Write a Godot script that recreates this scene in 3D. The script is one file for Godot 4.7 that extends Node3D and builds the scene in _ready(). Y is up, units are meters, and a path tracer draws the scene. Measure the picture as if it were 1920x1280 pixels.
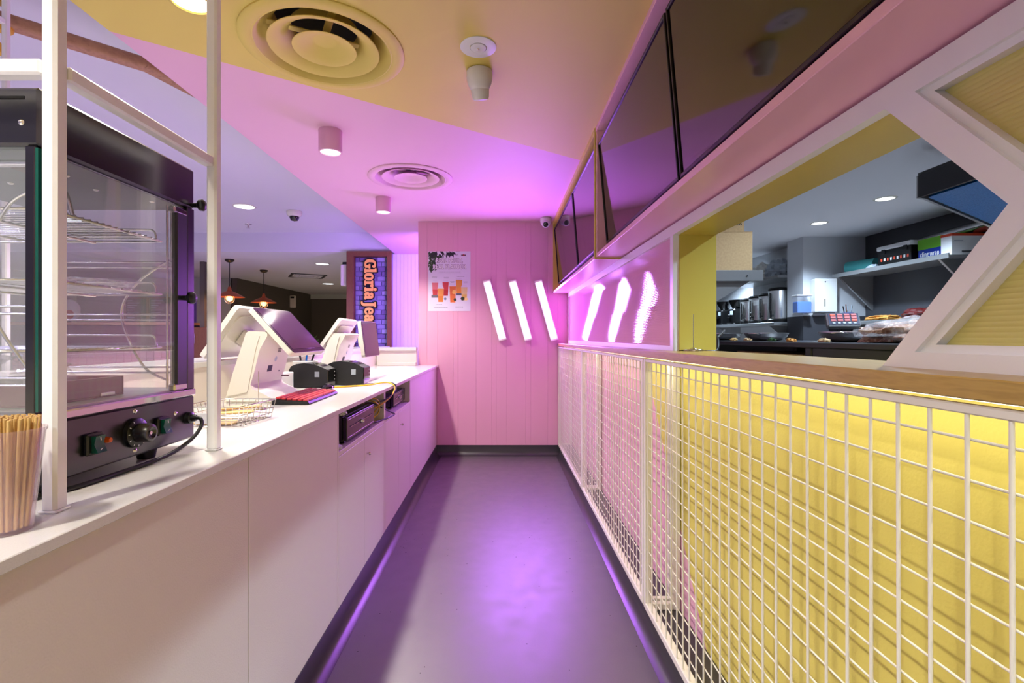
extends Node3D

# ---------- numbers of the place: camera at x 0, height 1.25, looking down -z; depth d means z = -d
const CEIL := 2.466
const SIDE := Basis(Vector3(0, 0, -1), Vector3(0, 1, 0), Vector3(1, 0, 0))   # profile drawn in (depth, height), run along x
const TOP := Basis(Vector3(1, 0, 0), Vector3(0, 0, -1), Vector3(0, 1, 0))    # profile drawn in (x, depth), run upwards
const FLAT := Basis.IDENTITY
var taken := {}
var M := {}
var rng := RandomNumberGenerator.new()

class MB:
	var v := PackedVector3Array()
	var n := PackedVector3Array()
	var uv := PackedVector2Array()
	var has_uv := false

	func tri(a: Vector3, b: Vector3, c: Vector3, na: Vector3, nb: Vector3, nc: Vector3) -> void:
		if (b - a).cross(c - a).dot(na + nb + nc) > 0.0:
			v.append_array([a, c, b])
			n.append_array([na, nc, nb])
		else:
			v.append_array([a, b, c])
			n.append_array([na, nb, nc])

	func quad(a: Vector3, b: Vector3, c: Vector3, d: Vector3, m: Vector3) -> void:
		tri(a, b, c, m, m, m)
		tri(a, c, d, m, m, m)

	func smooth_quad(a: Vector3, b: Vector3, c: Vector3, d: Vector3, na: Vector3, nb: Vector3, nc: Vector3, nd: Vector3) -> void:
		tri(a, b, c, na, nb, nc)
		tri(a, c, d, na, nc, nd)

	func box(c: Vector3, s: Vector3, b := 0.0, t := Basis.IDENTITY) -> MB:
		var h := s * 0.5
		b = minf(b, minf(h.x, minf(h.y, h.z)) * 0.9)
		var k := func(sx: float, sy: float, sz: float, ax: int) -> Vector3:
			var p := Vector3(sx * (h.x - b), sy * (h.y - b), sz * (h.z - b))
			p[ax] = [sx, sy, sz][ax] * h[ax]
			return c + t * p
		for s1 in [-1.0, 1.0]:
			quad(k.call(s1, -1, -1, 0), k.call(s1, 1, -1, 0), k.call(s1, 1, 1, 0), k.call(s1, -1, 1, 0), t * Vector3(s1, 0, 0))
			quad(k.call(-1, s1, -1, 1), k.call(1, s1, -1, 1), k.call(1, s1, 1, 1), k.call(-1, s1, 1, 1), t * Vector3(0, s1, 0))
			quad(k.call(-1, -1, s1, 2), k.call(1, -1, s1, 2), k.call(1, 1, s1, 2), k.call(-1, 1, s1, 2), t * Vector3(0, 0, s1))
		if b > 0.0:
			for p in [-1.0, 1.0]:
				for q in [-1.0, 1.0]:
					quad(k.call(p, q, -1, 0), k.call(p, q, 1, 0), k.call(p, q, 1, 1), k.call(p, q, -1, 1), t * Vector3(p, q, 0).normalized())
					quad(k.call(p, -1, q, 0), k.call(p, 1, q, 0), k.call(p, 1, q, 2), k.call(p, -1, q, 2), t * Vector3(p, 0, q).normalized())
					quad(k.call(-1, p, q, 1), k.call(1, p, q, 1), k.call(1, p, q, 2), k.call(-1, p, q, 2), t * Vector3(0, p, q).normalized())
					for r in [-1.0, 1.0]:
						var m := t * Vector3(p, q, r).normalized()
						tri(k.call(p, q, r, 0), k.call(p, q, r, 1), k.call(p, q, r, 2), m, m, m)
		return self

	func tube(pts: PackedVector3Array, r: float, sides := 8, caps := true) -> MB:
		var m := pts.size()
		var rings := []
		var up := Vector3.UP
		for i in m:
			var dir := (pts[mini(i + 1, m - 1)] - pts[maxi(i - 1, 0)]).normalized()
			if i == 0 and absf(dir.dot(up)) > 0.9:
				up = Vector3.RIGHT
			var a := (up - dir * up.dot(dir)).normalized()
			up = a
			var b := dir.cross(a)
			var ring := []
			for k in sides:
				var th := TAU * k / sides
				ring.append(a * cos(th) + b * sin(th))
			rings.append(ring)
			if caps and (i == 0 or i == m - 1):
				var out := -dir if i == 0 else dir
				for k in range(1, sides - 1):
					tri(pts[i] + ring[0] * r, pts[i] + ring[k] * r, pts[i] + ring[k + 1] * r, out, out, out)
		for i in m - 1:
			for k in sides:
				var j := (k + 1) % sides
				var A: Vector3 = rings[i][k]
				var B: Vector3 = rings[i][j]
				var C: Vector3 = rings[i + 1][j]
				var D: Vector3 = rings[i + 1][k]
				smooth_quad(pts[i] + A * r, pts[i] + B * r, pts[i + 1] + C * r, pts[i + 1] + D * r, A, B, C, D)
		return self

	# turned shape: profile of (radius, height) points; sharp where the profile bends by more than 40 degrees
	func lathe(prof: PackedVector2Array, segs := 24, t := Basis.IDENTITY, o := Vector3.ZERO, from := 0.0, to := TAU) -> MB:
		var m := prof.size() - 1
		var sn := []
		for i in m:
			var e := (prof[i + 1] - prof[i]).normalized()
			sn.append(Vector2(e.y, -e.x))
		for i in m:
			var n0: Vector2 = sn[i]
			var n1: Vector2 = sn[i]
			if i > 0 and sn[i - 1].dot(sn[i]) > 0.76:
				n0 = (sn[i - 1] + sn[i]).normalized()
			if i < m - 1 and sn[i + 1].dot(sn[i]) > 0.76:
				n1 = (sn[i + 1] + sn[i]).normalized()
			for k in segs:
				var a := from + (to - from) * k / segs
				var b := from + (to - from) * (k + 1) / segs
				var ca := Vector3(cos(a), 0, sin(a))
				var cb := Vector3(cos(b), 0, sin(b))
				var up := Vector3.UP
				var p0 := prof[i]
				var p1 := prof[i + 1]
				smooth_quad(o + t * (ca * p0.x + up * p0.y), o + t * (cb * p0.x + up * p0.y), o + t * (cb * p1.x + up * p1.y), o + t * (ca * p1.x + up * p1.y),
					t * (ca * n0.x + up * n0.y), t * (cb * n0.x + up * n0.y), t * (cb * n1.x + up * n1.y), t * (ca * n1.x + up * n1.y))
		return self

	# outline in x, y run from z0 to z1, then turned by t; sides are smooth where the outline bends little
	func prism(poly: PackedVector2Array, z0: float, z1: float, t := Basis.IDENTITY, o := Vector3.ZERO) -> MB:
		var p := poly.duplicate()
		if Geometry2D.is_polygon_clockwise(p):
			p.reverse()
		var m := p.size()
		var idx := Geometry2D.triangulate_polygon(p)
		for i in range(0, idx.size(), 3):
			var a := p[idx[i]]
			var b := p[idx[i + 1]]
			var c := p[idx[i + 2]]
			for z in [z0, z1]:
				var nz := t * Vector3(0, 0, -1.0 if (z == z0) == (z0 < z1) else 1.0)
				tri(o + t * Vector3(a.x, a.y, z), o + t * Vector3(b.x, b.y, z), o + t * Vector3(c.x, c.y, z), nz, nz, nz)
		for i in m:
			var a := p[i]
			var b := p[(i + 1) % m]
			var e := (b - a).normalized()
			var f := (a - p[(i + m - 1) % m]).normalized()
			var g := (p[(i + 2) % m] - b).normalized()
			var na := e
			var nb := e
			if f.dot(e) > 0.8:
				na = (e + f).normalized()
			if g.dot(e) > 0.8:
				nb = (e + g).normalized()
			var Na := t * Vector3(na.y, -na.x, 0)
			var Nb := t * Vector3(nb.y, -nb.x, 0)
			smooth_quad(o + t * Vector3(a.x, a.y, z0), o + t * Vector3(b.x, b.y, z0), o + t * Vector3(b.x, b.y, z1), o + t * Vector3(a.x, a.y, z1), Na, Nb, Nb, Na)
		return self

	# an uneven soft lump
	func lump(c: Vector3, s: Vector3, noise: FastNoiseLite, amount: float, rows := 14, cols := 22) -> MB:
		var at := func(i: int, j: int) -> Vector3:
			var th := PI * i / rows
			var ph := TAU * (j % cols) / cols
			var d := Vector3(sin(th) * cos(ph), cos(th), sin(th) * sin(ph))
			var q := d * (1.0 + amount * noise.get_noise_3dv(d * 100.0 + c * 77.0))
			q.y = maxf(q.y, -0.55)
			return c + q * s
		for i in rows:
			for j in cols:
				var a: Vector3 = at.call(i, j)
				var b: Vector3 = at.call(i, j + 1)
				var e: Vector3 = at.call(i + 1, j + 1)
				var f: Vector3 = at.call(i + 1, j)
				var m := (e - a).cross(b - f)
				if m.length() < 1e-12:
					continue
				m = m.normalized()
				if m.dot((a + b + e + f) * 0.25 - c) < 0.0:
					m = -m
				quad(a, b, e, f, m)
		return self

	func uv_quad(a: Vector3, b: Vector3, c: Vector3, d: Vector3, m: Vector3) -> MB:   # a bottom left, b bottom right, c top right, d top left
		has_uv = true
		for k in [[a, b, c, Vector2(0, 1), Vector2(1, 1), Vector2(1, 0)], [a, c, d, Vector2(0, 1), Vector2(1, 0), Vector2(0, 0)]]:
			var cw: bool = (k[1] - k[0]).cross(k[2] - k[0]).dot(m) > 0.0
			for i in ([0, 2, 1] if cw else [0, 1, 2]):
				v.append(k[i])
				n.append(m)
				uv.append(k[i + 3])
		return self

	func mesh() -> ArrayMesh:
		var a := []
		a.resize(Mesh.ARRAY_MAX)
		a[Mesh.ARRAY_VERTEX] = v
		a[Mesh.ARRAY_NORMAL] = n
		if has_uv:
			a[Mesh.ARRAY_TEX_UV] = uv
		var m := ArrayMesh.new()
		m.add_surface_from_arrays(Mesh.PRIMITIVE_TRIANGLES, a)
		return m

# ---------- naming and tree helpers
func P(x: float, y: float, d: float) -> Vector3:
	return Vector3(x, y, -d)

func numbered(called: String) -> String:
	var k: int = taken.get(called, 0)
	taken[called] = k + 1
	return called if k == 0 else "%s_%03d" % [called, k]

func thing(called: String, label: String, category: String, at := Vector3.ZERO, group := "") -> Node3D:
	var o := Node3D.new()
	o.name = numbered(called)
	o.position = at
	add_child(o)
	o.set_meta("label", label)
	o.set_meta("category", category)
	if group:
		o.set_meta("group", group)
	return o

func structure(called: String) -> Node3D:
	var o := Node3D.new()
	o.name = numbered(called)
	add_child(o)
	o.set_meta("kind", "structure")
	return o

func origin(n: Node) -> Vector3:
	var s := Vector3.ZERO
	while n is Node3D and n != self:
		s += n.position
		n = n.get_parent()
	return s

func part(parent: Node3D, called: String, mesh: Mesh, m: Material, at := Vector3.ZERO, turn := Basis.IDENTITY) -> MeshInstance3D:
	var o := MeshInstance3D.new()
	o.name = called
	o.mesh = mesh
	o.material_override = m
	o.transform = Transform3D(turn, at)
	parent.add_child(o, true)
	return o

# a part given by its ranges in the place (its thing must not be turned)
func pb(parent: Node3D, called: String, x0: float, x1: float, y0: float, y1: float, d0: float, d1: float, m: Material, bev := 0.0015) -> MeshInstance3D:
	var c := P((x0 + x1) / 2, (y0 + y1) / 2, (d0 + d1) / 2)
	return part(parent, called, MB.new().box(Vector3.ZERO, Vector3(absf(x1 - x0), absf(y1 - y0), absf(d1 - d0)), bev).mesh(), m, c - origin(parent))

# a part whose mesh is drawn in place coordinates
func pw(parent: Node3D, called: String, mb: MB, m: Material) -> MeshInstance3D:
	return part(parent, called, mb.mesh(), m, -origin(parent))

func stuff(o: Node) -> void:
	o.set_meta("kind", "stuff")

func copy(o: Node3D, label: String) -> Node3D:
	var c: Node3D = o.duplicate()
	c.name = numbered(String(o.name).trim_suffix("_000"))
	add_child(c)
	if label:
		c.set_meta("label", label)
	return c

func rrect(w: float, h: float, r: float, k := 4) -> PackedVector2Array:
	var p := PackedVector2Array()
	for q in 4:
		var c := Vector2([1, -1, -1, 1][q] * (w / 2 - r), [1, 1, -1, -1][q] * (h / 2 - r))
		for i in k + 1:
			p.append(c + Vector2.from_angle(PI / 2 * q + PI / 2 * i / k) * r)
	return p

func disc(r: float, k := 24) -> PackedVector2Array:
	var p := PackedVector2Array()
	for i in k:
		p.append(Vector2.from_angle(TAU * i / k) * r)
	return p

func curve(pts: Array, per := 8) -> PackedVector3Array:
	var out := PackedVector3Array()
	for i in pts.size() - 1:
		var a: Vector3 = pts[maxi(i - 1, 0)]
		var b: Vector3 = pts[i]
		var c: Vector3 = pts[i + 1]
		var d: Vector3 = pts[mini(i + 2, pts.size() - 1)]
		for k in per:
			var t := float(k) / per
			out.append(0.5 * ((2.0 * b) + (c - a) * t + (2.0 * a - 5.0 * b + 4.0 * c - d) * t * t + (3.0 * b - a - 3.0 * c + d) * t * t * t))
	out.append(pts[-1])
	return out

func line(a: Vector3, b: Vector3) -> PackedVector3Array:
	return PackedVector3Array([a, b])

# ---------- materials
func mat(called: String, c: Color, rough := 0.5, metal := 0.0, spec := 0.5) -> StandardMaterial3D:
	var m := StandardMaterial3D.new()
	m.resource_name = called
	m.albedo_color = c
	m.roughness = rough
	m.metallic = metal
	m.metallic_specular = spec
	M[called] = m
	return m

func noise_tex(freq: float, seed_: int, ramp: Array = [], size := 512, octaves := 4, bump := false, kind := FastNoiseLite.TYPE_SIMPLEX_SMOOTH) -> NoiseTexture2D:
	var f := FastNoiseLite.new()
	f.seed = seed_
	f.frequency = freq
	f.noise_type = kind
	f.fractal_octaves = octaves
	var t := NoiseTexture2D.new()
	t.width = size
	t.height = size
	t.seamless = true
	t.noise = f
	if bump:
		t.as_normal_map = true
		t.bump_strength = 3.0
	if ramp:
		var g := Gradient.new()
		var offs := PackedFloat32Array()
		var cols := PackedColorArray()
		for r in ramp:
			offs.append(r[0])
			cols.append(r[1])
		g.offsets = offs
		g.colors = cols
		t.color_ramp = g
	return t

func tri_map(m: StandardMaterial3D, scale: float) -> void:
	m.uv1_triplanar = true
	m.uv1_world_triplanar = true
	m.uv1_scale = Vector3.ONE * scale

func glow(called: String, c: Color, energy: float) -> StandardMaterial3D:
	var m := mat(called, Color(0.9, 0.9, 0.9), 0.4)
	m.emission_enabled = true
	m.emission = c
	m.emission_energy_multiplier = energy
	return m

func make_materials() -> void:
	var m := mat("pink_paint", Color(0.88, 0.65, 0.745), 0.45)
	m = mat("pink_ceiling_paint", Color(0.89, 0.70, 0.79), 0.6)
	m = mat("pink_gloss_paint", Color(0.92, 0.70, 0.785), 0.26)
	m = mat("yellow_ceiling_paint", Color(0.85, 0.77, 0.38), 0.6)
	m = mat("yellow_lining", Color(0.83, 0.75, 0.33), 0.35)
	m = mat("yellow_wall_paint", Color(0.85, 0.79, 0.40), 0.55)
	m.normal_enabled = true
	m.normal_texture = noise_tex(0.06, 4, [], 512, 3, true)
	m.normal_scale = 0.16
	tri_map(m, 3.0)
	m = mat("pink_wall_paint", Color(0.88, 0.66, 0.75), 0.55)
	m.normal_enabled = true
	m.normal_texture = M["yellow_wall_paint"].normal_texture
	m.normal_scale = 0.16
	tri_map(m, 3.0)
	m = mat("vinyl_floor", Color(1, 1, 1), 0.45, 0.0, 0.72)
	m.albedo_texture = noise_tex(0.35, 7, [[0.0, Color(0.27, 0.24, 0.262)], [0.45, Color(0.34, 0.308, 0.33)], [0.62, Color(0.36, 0.328, 0.35)], [0.93, Color(0.395, 0.362, 0.385)], [0.97, Color(0.68, 0.66, 0.67)]], 1024, 3)
	m.roughness_texture = noise_tex(0.012, 9, [[0.0, Color(0.8, 0.8, 0.8)], [1.0, Color(1, 1, 1)]], 512, 4)
	tri_map(m, 1.3)
	m = mat("scuff_dirt", Color(0.13, 0.11, 0.12), 0.7)
	m = mat("vinyl_coving", Color(0.20, 0.19, 0.205), 0.3)
	m = mat("counter_laminate", Color(0.87, 0.83, 0.79), 0.42)
	m.normal_enabled = true
	m.normal_texture = noise_tex(0.2, 14, [], 256, 2, true)
	m.normal_scale = 0.12
	tri_map(m, 4.0)
	m = mat("stone_worktop", Color(1, 1, 1), 0.16)
	m.albedo_texture = noise_tex(0.5, 3, [[0.0, Color(0.80, 0.79, 0.775)], [0.6, Color(0.84, 0.83, 0.815)], [1.0, Color(0.77, 0.76, 0.745)]], 512, 3)
	tri_map(m, 2.0)
	m = mat("white_steel", Color(0.94, 0.935, 0.935), 0.28)
	m = mat("white_wire", Color(0.89, 0.87, 0.82), 0.35)
	m = mat("white_plastic", Color(0.91, 0.89, 0.84), 0.22)
	m = mat("white_ceiling", Color(0.86, 0.86, 0.88), 0.8)
	m = mat("dome_white", Color(0.86, 0.85, 0.82), 0.35)
	m = mat("ledge_laminate", Color(1, 1, 1), 0.3)
	m.albedo_texture = noise_tex(0.02, 5, [[0.0, Color(0.65, 0.52, 0.26)], [0.5, Color(0.71, 0.58, 0.31)], [1.0, Color(0.61, 0.485, 0.24)]], 512, 4)
	tri_map(m, 1.0)
	m.uv1_scale = Vector3(6.0, 6.0, 0.8)
	m = mat("black_gloss", Color(0.012, 0.011, 0.014), 0.06, 0.0, 0.7)
	m = mat("black_plastic", Color(0.03, 0.03, 0.034), 0.35)
	m = mat("black_matte", Color(0.045, 0.047, 0.055), 0.6)
	m.normal_enabled = true
	m.normal_texture = noise_tex(0.4, 21, [], 256, 2, true)
	m.normal_scale = 0.2
	tri_map(m, 6.0)
	m = mat("black_enamel", Color(0.05, 0.042, 0.058), 0.26, 0.0, 0.7)
	m = mat("dark_hole", Color(0.006, 0.006, 0.006), 0.9)
	m = mat("chrome", Color(0.86, 0.85, 0.83), 0.14, 1.0)
	m = mat("brushed_steel", Color(0.68, 0.68, 0.68), 0.33, 0.7)
	m = mat("polished_steel", Color(0.80, 0.79, 0.79), 0.12, 1.0)
	m = mat("galvanised_duct", Color(0.46, 0.47, 0.48), 0.5, 0.4)
	m = mat("urn_steel", Color(0.92, 0.92, 0.92), 0.24, 0.9)
	m = mat("clear_glass", Color(0.95, 1.0, 0.98, 0.06), 0.02)
	m.transparency = BaseMaterial3D.TRANSPARENCY_ALPHA
	m = mat("glass_edge", Color(0.07, 0.30, 0.25), 0.15)
	m = mat("pink_acrylic", Color(0.86, 0.63, 0.75), 0.03, 0.0, 0.55)
	m = mat("yellow_acrylic", Color(0.83, 0.78, 0.46), 0.13, 0.0, 0.55)
	m = mat("clear_film", Color(0.95, 0.95, 0.97, 0.14), 0.12)
	m.transparency = BaseMaterial3D.TRANSPARENCY_ALPHA
	m = mat("pink_cup_plastic", Color(0.95, 0.78, 0.85, 0.13), 0.08)
	m.transparency = BaseMaterial3D.TRANSPARENCY_ALPHA
	m = mat("screen_glass", Color(0.20, 0.12, 0.21), 0.10, 0.0, 0.9)
	m = mat("screen_bezel", Color(0.05, 0.04, 0.055), 0.12, 0.0, 0.9)
	m = mat("bamboo", Color(1, 1, 1), 0.6)
	m.albedo_texture = noise_tex(0.05, 31, [[0.0, Color(0.78, 0.62, 0.36)], [0.5, Color(0.87, 0.73, 0.46)], [1.0, Color(0.72, 0.55, 0.30)]], 256, 3)
	tri_map(m, 2.0)
	m.uv1_scale = Vector3(25, 1.5, 25)
	m = mat("walnut", Color(1, 1, 1), 0.5)
	m.albedo_texture = noise_tex(0.03, 33, [[0.0, Color(0.40, 0.24, 0.16)], [0.5, Color(0.50, 0.31, 0.21)], [1.0, Color(0.36, 0.21, 0.14)]], 256, 4)
	tri_map(m, 1.0)
	m.uv1_scale = Vector3(14, 1.2, 14)
	m = mat("beam_timber", Color(1, 1, 1), 0.55)
	m.albedo_texture = noise_tex(0.03, 35, [[0.0, Color(0.60, 0.43, 0.32)], [0.5, Color(0.70, 0.52, 0.40)], [1.0, Color(0.55, 0.38, 0.28)]], 256, 4)
	tri_map(m, 3.0)
	m = mat("cardboard", Color(1, 1, 1), 0.85)
	m.albedo_texture = noise_tex(0.12, 37, [[0.0, Color(0.74, 0.61, 0.44)], [1.0, Color(0.80, 0.68, 0.50)]], 256, 4)
	tri_map(m, 2.0)
	m = mat("kitchen_white", Color(0.80, 0.81, 0.83), 0.5)
	m = mat("kitchen_grey", Color(0.25, 0.25, 0.27), 0.4)
	m = mat("kitchen_charcoal", Color(0.15, 0.15, 0.165), 0.35)
	m = mat("cafe_dark", Color(0.38, 0.355, 0.31), 0.8)
	m = mat("cafe_pale", Color(0.78, 0.80, 0.74), 0.7)
	m = mat("cafe_tile", Color(0.78, 0.55, 0.58), 0.25)
	m = mat("cafe_floor", Color(0.70, 0.67, 0.66), 0.5)
	m = mat("black_print", Color(0.02, 0.02, 0.02), 0.6)
	m = mat("white_print", Color(0.92, 0.92, 0.92), 0.6)
	m = mat("dark_green", Color(0.03, 0.26, 0.20), 0.25)
	m = mat("orange_lens", Color(0.85, 0.35, 0.08), 0.3)
	m = mat("key_red", Color(0.72, 0.16, 0.19), 0.45)
	m = mat("sticker_grey", Color(0.62, 0.66, 0.70), 0.4)
	m = mat("label_white", Color(0.88, 0.88, 0.88), 0.5)
	m = mat("cable_yellow", Color(0.85, 0.66, 0.14), 0.45)
	m = mat("cable_black", Color(0.03, 0.03, 0.03), 0.5)
	m = mat("letter_orange", Color(1.0, 0.78, 0.38), 0.5)
	m = mat("teal_cloth", Color(0.30, 0.66, 0.66), 0.8)
	m = mat("film_blue", Color(0.04, 0.42, 0.70), 0.22)
	m.normal_enabled = true
	m.normal_texture = noise_tex(0.07, 41, [], 256, 1, true, FastNoiseLite.TYPE_CELLULAR)
	m.normal_scale = 1.2
	tri_map(m, 7.0)
	m = mat("liquid_blue", Color(0.05, 0.42, 0.80), 0.15)
	m = mat("box_blue", Color(0.06, 0.20, 0.62), 0.4)
	m = mat("box_green", Color(0.42, 0.72, 0.14), 0.4)
	m = mat("key_pink", Color(0.66, 0.30, 0.30), 0.4)
	m = mat("navy_plastic", Color(0.10, 0.12, 0.22), 0.3)
	m = mat("red_plastic", Color(0.30, 0.05, 0.045), 0.35)
	m = mat("orange_red", Color(0.83, 0.27, 0.14), 0.5)
	m = mat("plum_tray", Color(0.36, 0.17, 0.24), 0.3)
	m = mat("meat", Color(1, 1, 1), 0.4)
	m.albedo_texture = noise_tex(0.05, 51, [[0.0, Color(0.45, 0.27, 0.20)], [0.5, Color(0.62, 0.44, 0.34)], [0.75, Color(0.85, 0.78, 0.70)], [1.0, Color(0.92, 0.88, 0.84)]], 256, 4)
	tri_map(m, 5.0)
	m = mat("food_gold", Color(0.75, 0.52, 0.22), 0.7)
	m = mat("leaf_green", Color(0.12, 0.26, 0.08), 0.6)
	m = mat("poster_violet", Color(0.50, 0.42, 0.75), 0.5)
	m = mat("copper_shade", Color(0.72, 0.36, 0.22), 0.35, 0.6)
	for k in 4:
		mat("sign_brick_%d" % k, [Color(0.52, 0.50, 0.66), Color(0.46, 0.43, 0.60), Color(0.58, 0.57, 0.71), Color(0.42, 0.36, 0.54)][k], 0.75)
	mat("mortar", Color(0.60, 0.60, 0.72), 0.85)
	glow("lamp_white", Color(1.0, 0.97, 0.92), 3.0)
	glow("lamp_cool", Color(0.93, 0.97, 1.0), 3.0)
	glow("tube_violet", Color(1.0, 0.82, 1.0), 2.6)
	glow("strip_warm", Color(1.0, 0.95, 0.80), 3.0)
	glow("filament", Color(1.0, 0.72, 0.40), 5.0)

# ---------- lamps
func spot(parent: Node3D, at: Vector3, c: Color, e: float, ang := 62.0, size := 0.04, towards := Vector3.DOWN) -> void:
	var l := SpotLight3D.new()
	l.name = "lamp_light"
	parent.add_child(l, true)
	l.position = at - origin(parent)
	l.basis = Basis.looking_at(towards, Vector3.FORWARD if absf(towards.y) > 0.9 else Vector3.UP)
	l.light_color = c
	l.light_energy = e
	l.spot_angle = ang
	l.spot_angle_attenuation = 0.6
	l.spot_range = 14.0
	l.spot_attenuation = 2.0
	l.light_size = size
	l.shadow_enabled = true

func area(parent: Node3D, at: Vector3, face: Basis, w: float, h: float, c: Color, e: float) -> void:
	var l := AreaLight3D.new()
	l.name = "lamp_light"
	parent.add_child(l, true)
	l.position = at - origin(parent)
	l.basis = face
	l.area_size = Vector2(w, h)
	l.light_color = c
	l.light_energy = e
	l.area_range = 14.0
	l.area_attenuation = 2.0
	l.shadow_enabled = true

func cylinder_lamp(x: float, d: float, label: String, m: Material, e: float) -> void:
	var t := thing("ceiling_downlight", label, "lamp", P(x, CEIL, d), "cylinder downlights in a row over the counter")
	part(t, "housing", MB.new().lathe([Vector2(0, 0), Vector2(0.066, 0), Vector2(0.067, -0.002), Vector2(0.067, -0.128), Vector2(0.064, -0.13), Vector2(0.057, -0.13), Vector2(0.057, -0.122)], 32).mesh(), m)
	part(t, "lamp_disc", MB.new().lathe([Vector2(0.0, -0.121), Vector2(0.0, -0.123), Vector2(0.0565, -0.123), Vector2(0.0565, -0.121), Vector2(0.0, -0.121)], 32).mesh(), M.lamp_white)
	spot(t, P(x, CEIL - 0.128, d), Color(1.0, 0.97, 0.92), e, 66.0, 0.045)

func recessed_lamp(x: float, y: float, d: float, label: String, group: String, e: float, c: Color, r := 0.085) -> void:
	var t := thing("recessed_downlight", label, "lamp", P(x, y, d), group)
	part(t, "trim_ring", MB.new().lathe([Vector2(r, 0.0), Vector2(r + 0.013, 0.0), Vector2(r + 0.01, -0.004), Vector2(r - 0.004, -0.006), Vector2(r - 0.006, 0.0)], 28).mesh(), M.white_plastic)
	part(t, "lamp_disc", MB.new().lathe([Vector2(0, 0.0), Vector2(0, -0.003), Vector2(r - 0.007, -0.003), Vector2(r - 0.007, 0.0), Vector2(0, 0.0)], 28).mesh(), M.lamp_cool)
	spot(t, P(x, y - 0.012, d), c, e, 68.0, 0.06)

func violet_tube(x: float, y: float, d: float, lean: float, label: String, back_to_camera := false, e := 1.9, c := Color(0.72, 0.42, 1.0)) -> void:
	# a slim fixture on a wall, leaning; the wall faces the camera (or, turned, away from it)
	var t := thing("wall_light_tube", label, "lamp", P(x, y, d), "leaning light tubes on the end wall")
	var turn := Basis(Vector3(0, 0, 1), lean) if not back_to_camera else Basis(Vector3(0, 1, 0), PI) * Basis(Vector3(0, 0, 1), lean)
	part(t, "tray", MB.new().box(Vector3(0, 0, 0.012), Vector3(0.082, 0.655, 0.022), 0.003).box(Vector3(0.038, 0, 0.03), Vector3(0.004, 0.655, 0.016), 0.001).box(Vector3(-0.038, 0, 0.03), Vector3(0.004, 0.655, 0.016), 0.001).mesh(), M.white_steel, Vector3.ZERO, turn)
	for s in [-1, 1]:
		part(t, "end_cap", MB.new().box(Vector3(0, s * 0.318, 0.035), Vector3(0.082, 0.02, 0.028), 0.004).mesh(), M.white_plastic, Vector3.ZERO, turn)
	part(t, "diffuser", MB.new().prism(rrect(0.05, 0.034, 0.012, 4), -0.305, 0.305, Basis(Vector3(1, 0, 0), Vector3(0, 0, 1), Vector3(0, -1, 0)), Vector3(0, 0, 0.041)).mesh(), M.tube_violet, Vector3.ZERO, turn)
	area(t, P(x, y, d) + turn * Vector3(0, 0, 0.062), turn * Basis(Vector3(0, 1, 0), PI), 0.05, 0.60, c, e)

# an outline with a round hole, cut open along one line
func holed(outline: Array, c: Vector2, r: float) -> PackedVector2Array:
	var p := PackedVector2Array(outline)
	if Geometry2D.is_polygon_clockwise(p):
		p.reverse()
	var out := PackedVector2Array()
	var from := (p[0] - c).angle()
	for v in p:
		out.append(v)
	out.append(p[0] + Vector2(0.0001, 0.0001))
	for k in 41:
		out.append(c + Vector2.from_angle(from - TAU * k / 40.0 * 0.99995) * r)
	return out

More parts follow.
